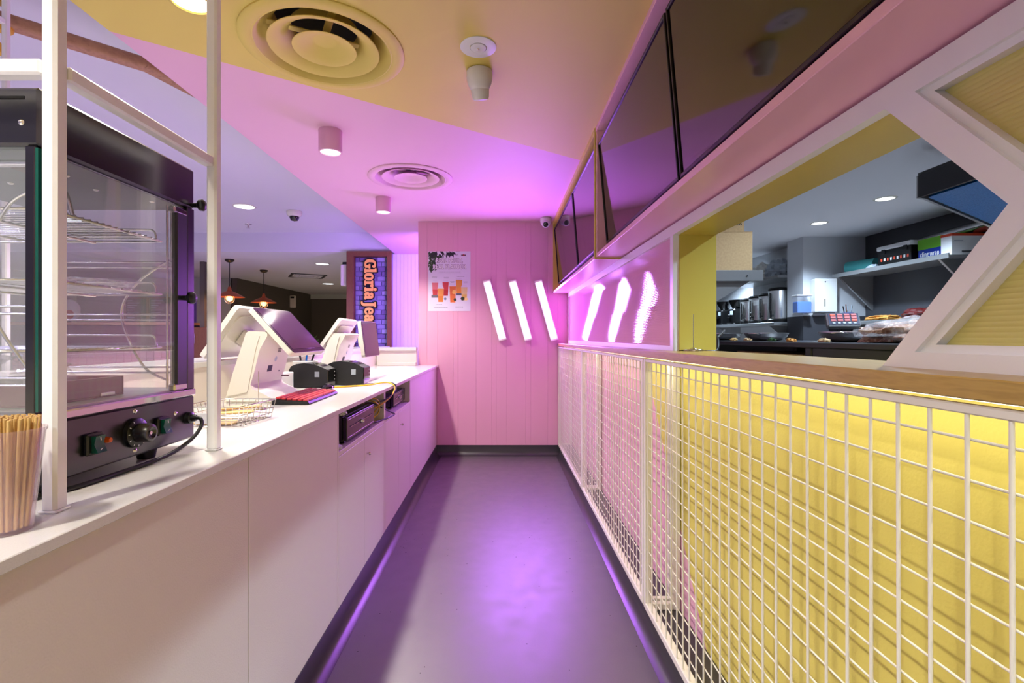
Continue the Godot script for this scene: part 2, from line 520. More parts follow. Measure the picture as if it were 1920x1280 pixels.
# ---------- the shell
func build_shell() -> void:
	var s := structure("floor")
	pb(s, "vinyl_sheet", -0.69, 0.86, -0.03, 0.0, -3.0, 5.2, M.vinyl_floor, 0.0)
	pb(s, "cafe_flooring", -9.0, -0.70, -0.03, -0.001, -3.0, 14.6, M.cafe_floor, 0.0)
	pb(s, "kitchen_flooring", 0.87, 4.6, -0.03, -0.001, -3.0, 9.6, M.cafe_floor, 0.0)
	pb(s, "rear_flooring", -0.70, 0.87, -0.03, -0.001, 5.2, 14.6, M.cafe_floor, 0.0)
	# ceiling over the counter: yellow near, pink beyond a slanting paint line
	s = structure("ceiling")
	pw(s, "yellow_panel", MB.new().prism(holed([Vector2(-1.56, -3.0), Vector2(0.86, -3.0), Vector2(0.86, 3.60), Vector2(-1.56, 1.955)], Vector2(-0.746, 2.073), 0.27), CEIL, CEIL + 0.012, TOP), M.yellow_ceiling_paint)
	pw(s, "pink_panel", MB.new().prism(holed([Vector2(0.86, 3.60), Vector2(0.86, 7.3), Vector2(-1.56, 7.3), Vector2(-1.56, 1.955)], Vector2(-0.695, 3.76), 0.27), CEIL, CEIL + 0.012, TOP), M.pink_ceiling_paint)
	pb(s, "edge_board", -1.56, -1.548, CEIL + 0.012, 2.77, -3.0, 7.3, M.pink_ceiling_paint, 0.0)
	s = structure("ceiling")
	pb(s, "plaster_slab", -9.0, 4.7, 2.77, 2.95, -3.2, 14.8, M.white_ceiling, 0.0)
	pb(s, "kitchen_panel", 0.86, 4.6, CEIL, 2.77, -3.0, 9.6, M.white_ceiling, 0.0)
	pb(s, "bulkhead", -9.0, -1.56, 2.49, 2.77, 7.18, 14.6, M.white_ceiling, 0.0)
	pb(s, "rear_bulkhead", -1.56, 0.86, 2.49, 2.77, 7.3, 14.6, M.white_ceiling, 0.0)
	# pier that closes the aisle: grooved pink boards
	s = structure("wall_end")
	pb(s, "core", -0.878, 0.86, 0.0, CEIL, 5.194, 5.60, M.pink_paint, 0.0)
	var cuts := [-0.878, -0.783, -0.673, -0.507, -0.456, -0.265, -0.101, -0.051, 0.056, 0.259, 0.310, 0.490, 0.597, 0.74]
	for i in cuts.size() - 1:
		pb(s, "board", cuts[i] + 0.0004, cuts[i + 1] - 0.0004, 0.10, CEIL - 0.001, 5.18, 5.195, M.pink_paint, 0.0011)
	s = structure("baseboard_end")
	pw(s, "coving", MB.new().prism([Vector2(5.181, 0.107), Vector2(5.176, 0.107), Vector2(5.174, 0.045), Vector2(5.166, 0.022), Vector2(5.150, 0.008), Vector2(5.125, 0.001), Vector2(5.125, -0.002), Vector2(5.181, -0.002)], -0.686, 0.63, SIDE), M.vinyl_coving)
	s = structure("baseboard_left")
	var cov := [Vector2(0.001, 0.107), Vector2(0.005, 0.107), Vector2(0.007, 0.045), Vector2(0.014, 0.024), Vector2(0.028, 0.009), Vector2(0.055, 0.001), Vector2(0.055, -0.002), Vector2(0.001, -0.002)]
	var cl := PackedVector2Array()
	var cr := PackedVector2Array()
	for p in cov:
		cl.append(Vector2(-0.686 + p.x, p.y))
		cr.append(Vector2(0.628 - p.x, p.y))
	pw(s, "coving", MB.new().prism(cl, 3.0, -5.175), M.vinyl_coving)
	s = structure("baseboard_right")
	pw(s, "coving", MB.new().prism(cr, 3.0, -5.175), M.vinyl_coving)
	pb(s, "plinth", 0.626, 0.742, 0.0, 0.118, -3.0, 5.178, M.vinyl_coving, 0.002)
	# right-hand wall: painted wall under the ledge, header above the hatch, yellow linings
	s = structure("wall_right")
	pw(s, "yellow_panel", MB.new().prism([Vector2(-3.0, 0.0), Vector2(1.70, 0.0), Vector2(2.565, 1.159), Vector2(-3.0, 1.168)], 0.745, 0.85, SIDE), M.yellow_wall_paint)
	pw(s, "pink_panel", MB.new().prism([Vector2(1.70, 0.0), Vector2(5.19, 0.0), Vector2(5.19, 1.149), Vector2(2.565, 1.159)], 0.745, 0.85, SIDE), M.pink_wall_paint)
	pb(s, "header", 0.712, 0.86, 1.684, CEIL, -3.0, 5.19, M.pink_paint, 0.0)
	pb(s, "far_panel", 0.735, 0.86, 1.2, 1.69, 2.01, 5.19, M.pink_paint, 0.0)
	pw(s, "near_panel", MB.new().prism([Vector2(-3.0, 1.215), Vector2(0.91, 1.215), Vector2(0.70, 1.433), Vector2(0.915, 1.664), Vector2(0.915, 1.69), Vector2(-3.0, 1.69)], 0.76, 0.86, SIDE), M.yellow_lining)
	var hatch := [Vector2(1.99, 1.196), Vector2(1.99, 1.664), Vector2(0.893, 1.664), Vector2(0.676, 1.433), Vector2(0.905, 1.196)]
	for i in 4:
		var a: Vector2 = hatch[i]
		var b: Vector2 = hatch[i + 1]
		var o := Vector2(b.y - a.y, a.x - b.x).normalized() * 0.018
		if (a - Vector2(1.4, 1.43)).dot(o) < 0.0:
			o = -o
		pw(s, "lining_board", MB.new().prism([a, b, b + o, a + o], 0.7225, 0.872, SIDE), M.yellow_lining)
	# white steel window frame with ribbed panes
	s = structure("window_1")
	var fr := MB.new()
	for poly in [
		[Vector2(-0.5, 1.664), Vector2(5.17, 1.664), Vector2(5.17, 1.706), Vector2(-0.5, 1.706)],
		[Vector2(5.135, 1.17), Vector2(5.17, 1.17), Vector2(5.17, 1.664), Vector2(5.135, 1.664)],
		[Vector2(1.995, 1.19), Vector2(2.03, 1.19), Vector2(2.03, 1.664), Vector2(1.995, 1.664)],
		[Vector2(2.03, 1.17), Vector2(5.135, 1.17), Vector2(5.135, 1.212), Vector2(2.03, 1.212)],
		[Vector2(0.893, 1.664), Vector2(0.676, 1.433), Vector2(0.64, 1.453), Vector2(0.829, 1.664)],
		[Vector2(0.905, 1.19), Vector2(0.676, 1.433), Vector2(0.64, 1.413), Vector2(0.829, 1.224), Vector2(-0.5, 1.224), Vector2(-0.5, 1.19)],
		[Vector2(0.676, 1.433), Vector2(0.64, 1.453), Vector2(-0.5, 1.453), Vector2(-0.5, 1.413), Vector2(0.64, 1.413)]]:
		fr.prism(poly, 0.698, 0.722, SIDE)
	pw(s, "frame", fr, M.white_steel)
	# stepped inner lip of the near panes
	var quads := [[Vector2(-0.5, 1.453), Vector2(0.64, 1.453), Vector2(0.829, 1.664), Vector2(-0.5, 1.664)], [Vector2(-0.5, 1.224), Vector2(0.829, 1.224), Vector2(0.64, 1.413), Vector2(-0.5, 1.413)]]
	for q in quads:
		var inn := inset(q, 0.013)
		var lip := MB.new()
		for i in 4:
			lip.prism([q[i], q[(i + 1) % 4], inn[(i + 1) % 4], inn[i]], 0.706, 0.735, SIDE)
		pw(s, "inner_lip", lip, M.white_steel)
	pw(s, "pane", ribs(2.03, 5.135, 1.212, 1.664, 0.712, func(_y): return 2.03), M.pink_acrylic)
	pw(s, "pane", ribs(-0.5, 0.8, 1.453, 1.664, 0.724, func(y): return 0.64 + (y - 1.453) / 0.211 * 0.189), M.yellow_acrylic)
	pw(s, "pane", ribs(-0.5, 0.8, 1.224, 1.413, 0.724, func(y): return 0.829 - (y - 1.224) / 0.189 * 0.189), M.yellow_acrylic)
	# walls that close the kitchen, the shop floor and the space behind the camera
	s = structure("wall_kitchen")
	pb(s, "far_wall", 0.86, 4.0, 0.0, CEIL, 9.5, 9.65, M.kitchen_grey, 0.0)
	pb(s, "side_wall", 3.9, 4.6, 0.0, CEIL, 6.3, 9.5, M.kitchen_white, 0.0)
	pb(s, "column_top", 3.67, 4.6, 1.50, CEIL, 5.97, 6.3, M.kitchen_white, 0.0)
	pb(s, "column_base", 3.67, 4.6, 0.0, 1.50, 5.965, 6.3, M.kitchen_grey, 0.0)
	pb(s, "right_wall", 4.43, 4.6, 0.0, CEIL, -3.0, 5.97, M.kitchen_grey, 0.0)
	s = structure("wall_rear")
	pb(s, "plaster", -9.2, 4.7, 0.0, 2.95, -3.2, -3.0, M.white_ceiling, 0.0)
	s = structure("wall_cafe")
	pb(s, "left_wall", -9.2, -9.0, 0.0, 2.95, -3.0, 14.6, M.cafe_pale, 0.0)
	pb(s, "pale_return", -9.0, -5.72, 0.0, 2.49, 10.4, 10.6, M.cafe_pale, 0.0)
	pb(s, "dark_side", -5.74, -5.6, 0.0, 2.49, 10.4, 14.6, M.cafe_dark, 0.0)
	pb(s, "dark_back", -5.7, 0.9, 0.0, 2.36, 14.45, 14.6, M.cafe_dark, 0.0)
	pb(s, "pale_frieze", -5.6, 0.9, 2.36, 2.49, 14.4, 14.6, M.cafe_pale, 0.0)
	pb(s, "rear_side", 0.86, 1.0, 0.0, 2.77, 5.2, 14.6, M.cafe_dark, 0.0)
	s = structure("wall_lavender")
	pb(s, "core", -1.60, 0.86, 0.0, 2.47, 7.24, 7.35, M.white_ceiling, 0.0)
	for i in 12:
		pb(s, "board", -1.598 + i * 0.055, -1.545 + i * 0.055, 0.0, 2.466, 7.222, 7.24, M.white_ceiling, 0.0012)

# a convex outline moved inwards
func inset(q: Array, by: float) -> Array:
	var out := []
	var n := q.size()
	var mid := Vector2.ZERO
	for p in q:
		mid += p / n
	for i in n:
		var a: Vector2 = q[(i + n - 1) % n]
		var b: Vector2 = q[i]
		var c: Vector2 = q[(i + 1) % n]
		var n0 := (b - a).orthogonal().normalized()
		var n1 := (c - b).orthogonal().normalized()
		if n0.dot(mid - b) < 0.0:
			n0 = -n0
		if n1.dot(mid - b) < 0.0:
			n1 = -n1
		out.append(Geometry2D.line_intersects_line(a + n0 * by, b - a, b + n1 * by, c - b))
	return out

# a sheet of horizontal half-round ribs in the plane x, between depths and heights
func ribs(d0: float, d1: float, y0: float, y1: float, x: float, edge: Callable) -> MB:
	var mb := MB.new()
	var near: bool = d0 < 0.0
	var pitch := 0.008
	var amp := 0.30 if near else 0.075
	var k := 5
	var rows := int(ceil((y1 - y0) / pitch)) * k
	for i in rows:
		var ya := y0 + (y1 - y0) * i / rows
		var yb := y0 + (y1 - y0) * (i + 1) / rows
		var f := func(y: float) -> Vector2:
			var u := fposmod((y - y0) / pitch, 1.0) * 2.0 - 1.0
			return Vector2(sqrt(maxf(0.0, 1.0 - u * u * 0.9)) * (0.0012 if near else 0.0005), u)
		var fa: Vector2 = f.call(ya + 1e-6)
		var fb: Vector2 = f.call(yb - 1e-6)
		var na := Vector3(-1.0, fa.y * amp, 0).normalized()
		var nb := Vector3(-1.0, fb.y * amp, 0).normalized()
		var ea: float = edge.call(ya) if near else d1
		var eb: float = edge.call(yb) if near else d1
		mb.smooth_quad(P(x - fa.x, ya, d0), P(x - fa.x, ya, ea), P(x - fb.x, yb, eb), P(x - fb.x, yb, d0), na, na, nb, nb)
	return mb

# ---------- service counter on the left
func build_counter() -> void:
	var g := "white cabinet units of the long counter"
	var face := -0.685
	var unit := func(label: String, d0: float, d1: float) -> Node3D:
		var t := thing("counter_cabinet", label, "cabinet", P(-0.98, 0.0, (d0 + d1) / 2), g)
		return t
	var specs := [[-2.6, 0.35, "white blank counter cabinet nearest the camera, under the straw cup's end of the worktop"], [0.35, 1.33, "wide plain white counter cabinet under the black display warmer"], [1.33, 2.05, "plain white counter cabinet between the warmer and the first cash drawer opening"]]
	for q in specs:
		var t: Node3D = unit.call(q[2], q[0], q[1])
		pb(t, "carcass", -1.28, face - 0.018, 0.0, 0.931, q[0] + 0.001, q[1] - 0.001, M.counter_laminate, 0.0)
		pb(t, "front_panel", face - 0.018, face, 0.105, 0.929, q[0] + 0.0015, q[1] - 0.0015, M.counter_laminate, 0.001)
	var opens := [[2.05, 2.884, [2.457], "white counter cabinet with the near cash drawer in its opening over two doors", 2.50], [2.884, 3.695, [3.277], "white counter cabinet with the far cash drawer in its opening over two doors", 3.33]]
	for q in opens:
		var a: float = q[0]
		var b: float = q[1]
		var t: Node3D = unit.call(q[3], a, b)
		pb(t, "side_panel", -1.28, face, 0.0, 0.931, a + 0.001, a + 0.019, M.counter_laminate, 0.001)
		pb(t, "side_panel", -1.28, face, 0.0, 0.931, b - 0.019, b - 0.001, M.counter_laminate, 0.001)
		pb(t, "carcass", -1.28, face - 0.02, 0.0, 0.742, a + 0.019, b - 0.019, M.counter_laminate, 0.0)
		pb(t, "shelf", -1.28, face, 0.744, 0.764, a + 0.0195, b - 0.0195, M.counter_laminate, 0.001)
		pb(t, "back_panel", -1.28, -1.262, 0.764, 0.931, a + 0.019, b - 0.019, M.counter_laminate, 0.0)
		var m: float = q[2][0]
		for r in [[a + 0.0205, m - 0.001], [m + 0.001, b - 0.0205]]:
			var dr := pb(t, "door", face - 0.02, face, 0.105, 0.742, r[0], r[1], M.counter_laminate, 0.001)
			if r[0] > m:
				var kb := MB.new().lathe([Vector2(0, 0.022), Vector2(0.007, 0.02), Vector2(0.009, 0.014), Vector2(0.004, 0.006), Vector2(0.004, 0.0)], 14, Basis(Vector3(0, 0, 1), -PI / 2))
				part(dr, "knob", kb.mesh(), M.chrome, P(face, 0.656, q[4]) - origin(dr))
	for q in [[3.695, 4.46, "plain white counter cabinet beyond the far cash drawer"], [4.46, 5.178, "end filler cabinet of the white counter against the pink wall"]]:
		var t: Node3D = unit.call(q[2], q[0], q[1])
		pb(t, "carcass", -1.28, face - 0.018, 0.0, 0.931, q[0] + 0.001, q[1] - 0.001, M.counter_laminate, 0.0)
		pb(t, "front_panel", face - 0.018, face, 0.105, 0.929, q[0] + 0.002, q[1] - 0.0015, M.counter_laminate, 0.001)
	var w := thing("worktop", "long glossy white stone worktop of the service counter", "worktop", P(-0.98, 0.932, 1.3))
	pb(w, "slab", -1.30, -0.665, 0.932, 0.952, -2.6, 5.178, M.stone_worktop, 0.0015)
	var u := thing("counter_screen", "raised white customer side ledge behind the worktop", "counter", P(-1.34, 0.0, 1.3))
	pb(u, "upright_panel", -1.36, -1.301, 0.0, 1.118, -2.6, 5.7, M.counter_laminate, 0.001)
	pb(u, "ledge_board", -1.60, -1.295, 1.118, 1.140, -2.6, 5.7, M.stone_worktop, 0.0015)
	var e := thing("end_box", "white boxed end of the raised ledge beside the pink wall", "counter", P(-1.09, 0.952, 5.3))
	pb(e, "box_body", -1.294, -0.88, 0.9525, 1.105, 5.08, 5.17, M.counter_laminate, 0.002)
	pb(e, "box_top", -1.294, -0.88, 1.105, 1.14, 5.06, 5.17, M.stone_worktop, 0.002)
	pb(e, "low_step", -1.27, -0.88, 0.9525, 0.985, 5.03, 5.0795, M.counter_laminate, 0.002)

# ---------- mesh screens in front of the painted wall, ledge over them
func tilted(t: Node3D, d0: float, slope := 0.004) -> void:
	t.position.y -= slope * (d0 - 0.6)
	t.rotation.x = -slope

func build_right_side() -> void:
	var wire_v := MB.new().tube(line(Vector3(0, 0.0, 0), Vector3(0, 1.0, 0)), 0.0028, 8, false).mesh()
	var spans := [[-1.11, 0.468, "white wire mesh screen nearest the camera, before the yellow wall"], [0.478, 2.062, "white wire mesh screen before the yellow wall with the pink slant at its far end"], [2.073, 3.652, "middle white wire mesh screen before the pink wall"], [3.662, 5.172, "farthest white wire mesh screen, ending at the pink wall"]]
	for q in spans:
		var a: float = q[0]
		var b: float = q[1]
		var t := thing("mesh_screen", q[2], "screen", P(0.612, 0.122, (a + b) / 2), "white wire mesh screens under the ledge")
		var L := b - a
		var bar := func(called: String, x0, x1, y0, y1, d0, d1) -> void:
			pb(t, called, x0, x1, y0, y1, d0, d1, M.white_wire, 0.002)
		bar.call("bottom_rail", 0.597, 0.627, 0.124, 0.150, a + 0.024, b - 0.024)
		bar.call("top_rail", 0.600, 0.616, 1.150, 1.163, a + 0.024, b - 0.024)
		for d in [a, b - 0.0235]:
			bar.call("frame_post", 0.598, 0.627, 0.124, 1.163, d, d + 0.0235)
		for d in [a, b - 0.03]:
			bar.call("wall_post", 0.712, 0.742, 0.124, 1.163, d, d + 0.03)
			bar.call("strut", 0.627, 0.712, 0.124, 0.15, d, d + 0.0235)
		var k := int(ceil((a + 0.03 - 0.576) / 0.0555))
		while 0.576 + k * 0.0555 < b - 0.03:
			var d := 0.576 + k * 0.0555
			part(t, "upright_wire", wire_v, M.white_wire, P(0.6035, 0.150, d) - origin(t))
			k += 1
		var wire_h := MB.new().tube(line(Vector3(0, 0, 0), Vector3(0, 0, -(L - 0.048))), 0.0021, 6, false).mesh()
		for r in 19:
			var y := 1.117 - r * 0.0535
			if y > 0.16:
				part(t, "cross_wire", wire_h, M.white_wire, P(0.6085, y, a + 0.024) - origin(t))
		tilted(t, (a + b) / 2)
	var l := thing("serving_ledge", "long tan laminate ledge above the wire mesh, below the serving hatch", "counter", P(0.73, 1.168, 1.3))
	pb(l, "ledge_board", 0.594, 0.871, 1.170, 1.198, -2.0, 5.176, M.ledge_laminate, 0.002)
	tilted(l, 1.3)
	var s := thing("light_strip", "thin warm light strip hidden under the tan ledge", "lamp", P(0.66, 1.163, 1.3))
	pb(s, "channel", 0.650, 0.674, 1.1635, 1.170, -1.9, 5.10, M.white_plastic, 0.0)
	pb(s, "strip_lamp", 0.653, 0.671, 1.1615, 1.164, -1.9, 5.10, M.strip_warm, 0.0)
	tilted(s, 1.3)
	for i in 4:
		var d := -1.0 + i * 1.72
		area(s, P(0.6625, 1.152 - 0.004 * (d - 0.6), d), Basis(Vector3(0, 0, 1), Vector3(0.9165, 0.4, 0), Vector3(-0.4, 0.9165, 0)), 1.70, 0.016, Color(1.0, 0.98, 0.86), 0.19)

func television(label: String, d0: float, d1: float, xt: float, xb: float, yt: float, yb: float) -> void:
	var c := P((xt + xb) / 2, (yt + yb) / 2, (d0 + d1) / 2)
	var t := thing("television", label, "television", c, "black wall screens above the hatch")
	var up := Vector3(xt - xb, yt - yb, 0).normalized()
	var out := Vector3(-up.y, up.x, 0)          # towards the aisle
	var b := Basis(up.cross(out), up, out)
	var w := d1 - d0
	var h := Vector2(xt - xb, yt - yb).length()
	part(t, "housing", MB.new().box(Vector3(0, 0, -0.022), Vector3(w - 0.004, h - 0.004, 0.034), 0.004).box(Vector3(0, -0.02, -0.05), Vector3(w * 0.6, h * 0.6, 0.03), 0.008).mesh(), M.black_plastic, Vector3.ZERO, b)
	part(t, "screen", MB.new().box(Vector3(0, 0.004, -0.002), Vector3(w - 0.018, h - 0.024, 0.004), 0.0).mesh(), M.black_gloss, Vector3.ZERO, b)
	var fr := MB.new()
	for s in [-1, 1]:
		fr.box(Vector3(s * (w / 2 - 0.005), 0, 0), Vector3(0.010, h, 0.012), 0.002)
		fr.box(Vector3(0, s * (h / 2 - 0.006), 0), Vector3(w - 0.02, 0.012, 0.012), 0.002)
	part(t, "bezel", fr.mesh(), M.black_plastic, Vector3.ZERO, b)
	part(t, "wall_bracket", MB.new().box(Vector3(0.035, -0.02, 0), Vector3(0.05, 0.16, 0.24), 0.004).mesh(), M.black_plastic, Vector3(0.015, 0, 0))

func build_screens() -> void:
	var t := thing("screen_box", "open pink box above the hatch holding the two large black screens", "shelf", P(0.63, 1.712, 1.2))
	pb(t, "bottom_board", 0.552, 0.711, 1.712, 1.735, -2.2, 2.858, M.pink_gloss_paint, 0.0015)
	pb(t, "top_board", 0.548, 0.711, 2.440, 2.4655, -2.2, 2.858, M.pink_gloss_paint, 0.0015)
	pb(t, "end_board", 0.552, 0.711, 1.735, 2.440, 2.835, 2.858, M.pink_gloss_paint, 0.001)
	t = thing("screen_box", "open box with yellow edges holding the two far black screens", "shelf", P(0.63, 1.705, 4.0))
	pb(t, "bottom_board", 0.545, 0.711, 1.705, 1.728, 2.8825, 5.178, M.pink_gloss_paint, 0.0015)
	pb(t, "near_edge", 0.543, 0.711, 1.703, 2.4655, 2.862, 2.882, M.yellow_lining, 0.001)
	pb(t, "top_board", 0.543, 0.711, 2.430, 2.4655, 2.8825, 5.178, M.yellow_lining, 0.001)
	pb(t, "end_board", 0.545, 0.711, 1.728, 2.430, 5.158, 5.178, M.yellow_lining, 0.001)
	television("large black wall screen nearest the camera, cut by the picture's top edge", 0.515, 1.665, 0.562, 0.612, 2.362, 1.788)
	television("large black wall screen in the pink box, beside the yellow edged box", 1.683, 2.83, 0.562, 0.612, 2.362, 1.788)
	television("black wall screen just beyond the yellow upright edge", 2.90, 3.83, 0.556, 0.602, 2.375, 1.80)
	television("farthest black wall screen, next to the pink end wall", 3.845, 5.13, 0.556, 0.602, 2.375, 1.80)

# ---------- ceiling fittings
func vent(x: float, d: float, r: float, label: String, m: Material) -> void:
	var t := thing("ceiling_vent", label, "vent", P(x, CEIL, d), "round ceiling vents")
	part(t, "outer_ring", MB.new().lathe([Vector2(r, 0.0), Vector2(r, -0.005), Vector2(r * 0.985, -0.009), Vector2(r * 0.93, -0.012), Vector2(r * 0.86, -0.012), Vector2(r * 0.845, -0.009), Vector2(r * 0.83, -0.010), Vector2(r * 0.80, 0.0), Vector2(r * 0.76, 0.022), Vector2(r * 0.70, 0.045), Vector2(r * 0.63, 0.060), Vector2(r * 0.60, 0.075), Vector2(r * 0.60, 0.12)], 48).mesh(), m)
	part(t, "duct", MB.new().lathe([Vector2(r * 0.605, 0.11), Vector2(r * 0.605, 0.285), Vector2(0.0, 0.286)], 36).mesh(), M.galvanised_duct)
	part(t, "middle_cone", MB.new().lathe([Vector2(r * 0.40, 0.085), Vector2(r * 0.42, 0.05), Vector2(r * 0.48, 0.026), Vector2(r * 0.56, 0.008), Vector2(r * 0.64, -0.004), Vector2(r * 0.675, -0.006), Vector2(r * 0.68, -0.004), Vector2(r * 0.675, -0.001), Vector2(r * 0.58, 0.014), Vector2(r * 0.50, 0.032), Vector2(r * 0.44, 0.055), Vector2(r * 0.415, 0.085)], 48).mesh(), m)
	part(t, "centre_cone", MB.new().lathe([Vector2(0.0, 0.030), Vector2(r * 0.13, 0.030), Vector2(r * 0.15, 0.029), Vector2(r * 0.27, 0.006), Vector2(r * 0.37, -0.005), Vector2(r * 0.39, -0.005), Vector2(r * 0.392, -0.003), Vector2(r * 0.37, 0.0), Vector2(r * 0.27, 0.012), Vector2(r * 0.16, 0.036), Vector2(0.0, 0.037)], 40).mesh(), m)
	for k in 4:
		var a := TAU * k / 4 + 0.5
		part(t, "spoke", MB.new().box(Vector3(r * 0.40, 0.05, 0), Vector3(r * 0.55, 0.006, 0.03), 0.001).mesh(), m, Vector3.ZERO, Basis(Vector3.UP, a))

func turret_camera(x: float, y: float, d: float, k: float, aim: Vector3, label: String) -> void:
	var t := thing("security_camera", label, "camera", P(x, y, d), "white turret cameras on the ceilings")
	part(t, "base_cup", MB.new().lathe([Vector2(0.0, 0.0), Vector2(0.052, 0.0), Vector2(0.059, -0.004), Vector2(0.060, -0.03), Vector2(0.055, -0.055), Vector2(0.044, -0.078), Vector2(0.03, -0.088), Vector2(0.0, -0.09)], 28, Basis.from_scale(Vector3.ONE * k)).mesh(), M.dome_white)
	var b := Basis.looking_at(aim.normalized(), Vector3(0.3, 1, 0.2)) * Basis(Vector3.RIGHT, -PI / 2)
	var bl := part(t, "lens_ball", MB.new().lathe([Vector2(0, -0.045), Vector2(0.03, -0.036), Vector2(0.042, -0.01), Vector2(0.041, 0.03), Vector2(0.037, 0.046), Vector2(0.03, 0.050), Vector2(0.028, 0.046), Vector2(0.0, 0.046)], 24, Basis.from_scale(Vector3.ONE * k)).mesh(), M.dome_white, Vector3(0, -0.052 * k, 0) + aim.normalized() * 0.022 * k, b)
	part(bl, "lens_window", MB.new().lathe([Vector2(0.028, 0.0475), Vector2(0.02, 0.0515), Vector2(0.0, 0.053)], 20, Basis.from_scale(Vector3.ONE * k)).mesh(), M.black_gloss)

func build_ceiling_things() -> void:
	cylinder_lamp(-1.012, 1.60, "cylinder downlight on the yellow ceiling, cut by the top edge over the white posts", M.yellow_ceiling_paint, 4.4)
	cylinder_lamp(-1.01, 2.90, "pink cylinder downlight between the two round vents", M.pink_ceiling_paint, 5.2)
	cylinder_lamp(-1.035, 4.30, "pink cylinder downlight beyond the small round vent", M.pink_ceiling_paint, 5.2)
	cylinder_lamp(-1.0, 0.12, "yellow cylinder downlight on the ceiling beside the camera", M.yellow_ceiling_paint, 4.4)
	for q in [[-0.1, -1.0, "recessed downlight over the aisle close behind the camera"], [-0.1, -2.3, "recessed downlight over the aisle by the rear wall"]]:
		recessed_lamp(q[0], CEIL, q[1], q[2], "aisle downlights behind the camera", 5.5, Color(0.95, 0.98, 1.0))
	vent(-0.746, 2.073, 0.33, "large round vent painted yellow, on the yellow ceiling", M.yellow_ceiling_paint)
	vent(-0.695, 3.76, 0.32, "round vent painted pink, on the pink ceiling", M.pink_ceiling_paint)
	turret_camera(-0.10, CEIL, 2.25, 1.0, Vector3(0.05, -0.8, -0.45), "white turret camera on the yellow ceiling beside the flat white disc")
	turret_camera(0.455, CEIL, 5.03, 0.95, Vector3(-0.1, -0.45, 0.9), "white turret camera in the far ceiling corner by the last screen")
	var t := thing("exit_lamp", "flat white disc lamp recessed in the yellow ceiling by the camera", "lamp", P(-0.097, CEIL, 2.06))
	part(t, "face_plate", MB.new().lathe([Vector2(0.076, 0.0), Vector2(0.076, -0.003), Vector2(0.074, -0.004), Vector2(0.036, -0.004), Vector2(0.035, -0.001)], 32).mesh(), M.label_white)
	part(t, "centre_dome", MB.new().lathe([Vector2(0.033, 0.0), Vector2(0.033, -0.006), Vector2(0.026, -0.009), Vector2(0.0, -0.010)], 28).mesh(), M.label_white)
	part(t, "lens", MB.new().lathe([Vector2(0.006, -0.009), Vector2(0.005, -0.013), Vector2(0.0, -0.014)], 14).mesh(), M.chrome)
	# shop floor beyond the counter
	recessed_lamp(-3.0, 2.77, 5.73, "bright recessed downlight in the lavender ceiling left of the dome camera", "recessed downlights of the shop floor", 9.5, Color(0.80, 0.79, 1.0), 0.115)
	for p in [[-3.0, 2.6], [-5.6, 3.6], [-5.6, 6.4], [-3.0, -0.6], [-5.6, 0.4]]:
		recessed_lamp(p[0], 2.77, p[1], "recessed downlight in the shop ceiling out of the picture", "recessed downlights of the shop floor", 9.5, Color(0.80, 0.79, 1.0), 0.115)
	recessed_lamp(-3.05, 2.49, 8.36, "nearer small downlight in the dim cafe ceiling beside the brick sign", "downlights of the dim cafe ceiling", 6.0, Color(1.0, 0.93, 0.8), 0.11)
	recessed_lamp(-4.06, 2.49, 11.5, "farther small downlight in the dim cafe ceiling", "downlights of the dim cafe ceiling", 6.0, Color(1.0, 0.93, 0.8), 0.13)
	t = thing("dome_camera", "white dome camera with black bubble on the lavender ceiling", "camera", P(-2.51, 2.77, 5.95))
	part(t, "base", MB.new().lathe([Vector2(0, 0), Vector2(0.085, 0.0), Vector2(0.09, -0.01), Vector2(0.086, -0.045), Vector2(0.066, -0.066), Vector2(0.0, -0.068)], 28).mesh(), M.white_plastic)
	part(t, "bubble", MB.new().lathe([Vector2(0.056, -0.06), Vector2(0.054, -0.085), Vector2(0.038, -0.112), Vector2(0.0, -0.122)], 24).mesh(), M.black_gloss)
	t = thing("sprinkler", "small sprinkler head on the lavender ceiling below the downlight", "sprinkler", P(-3.42, 2.77, 6.63))
	part(t, "rose", MB.new().lathe([Vector2(0.045, 0.0), Vector2(0.042, -0.006), Vector2(0.0, -0.008)], 20).mesh(), M.chrome)
	part(t, "nozzle", MB.new().lathe([Vector2(0.012, -0.006), Vector2(0.012, -0.03), Vector2(0.006, -0.05), Vector2(0.024, -0.052), Vector2(0.024, -0.055), Vector2(0.0, -0.056)], 14).mesh(), M.chrome)
	t = thing("timber_beam", "round edged timber beam under the lavender ceiling, left of the paint edge", "beam", P(-2.2, 2.60, 2.2))
	var bend := P(-1.764, 2.60, 2.44)
	var near_end := P(-2.82, 2.60, 1.44)
	var far_end := P(-1.56, 2.60, 3.08)
	pw(t, "long_beam", MB.new().prism(rrect(0.075, 0.055, 0.02, 4), 0.0, (near_end - bend).length(), Basis.looking_at(bend - near_end, Vector3.UP), bend), M.beam_timber)
	pw(t, "mitred_beam", MB.new().prism(rrect(0.075, 0.055, 0.02, 4), 0.0, (far_end - bend).length() + 0.02, Basis.looking_at(bend - far_end, Vector3.UP), bend + (bend - far_end).normalized() * 0.02), M.beam_timber)
	for f in [0.25, 0.8]:
		var h := bend.lerp(near_end, f)
		pw(t, "hanger", MB.new().tube(line(h + Vector3(0, 0.02, 0), Vector3(h.x, 2.77, h.z)), 0.008, 8), M.black_plastic)

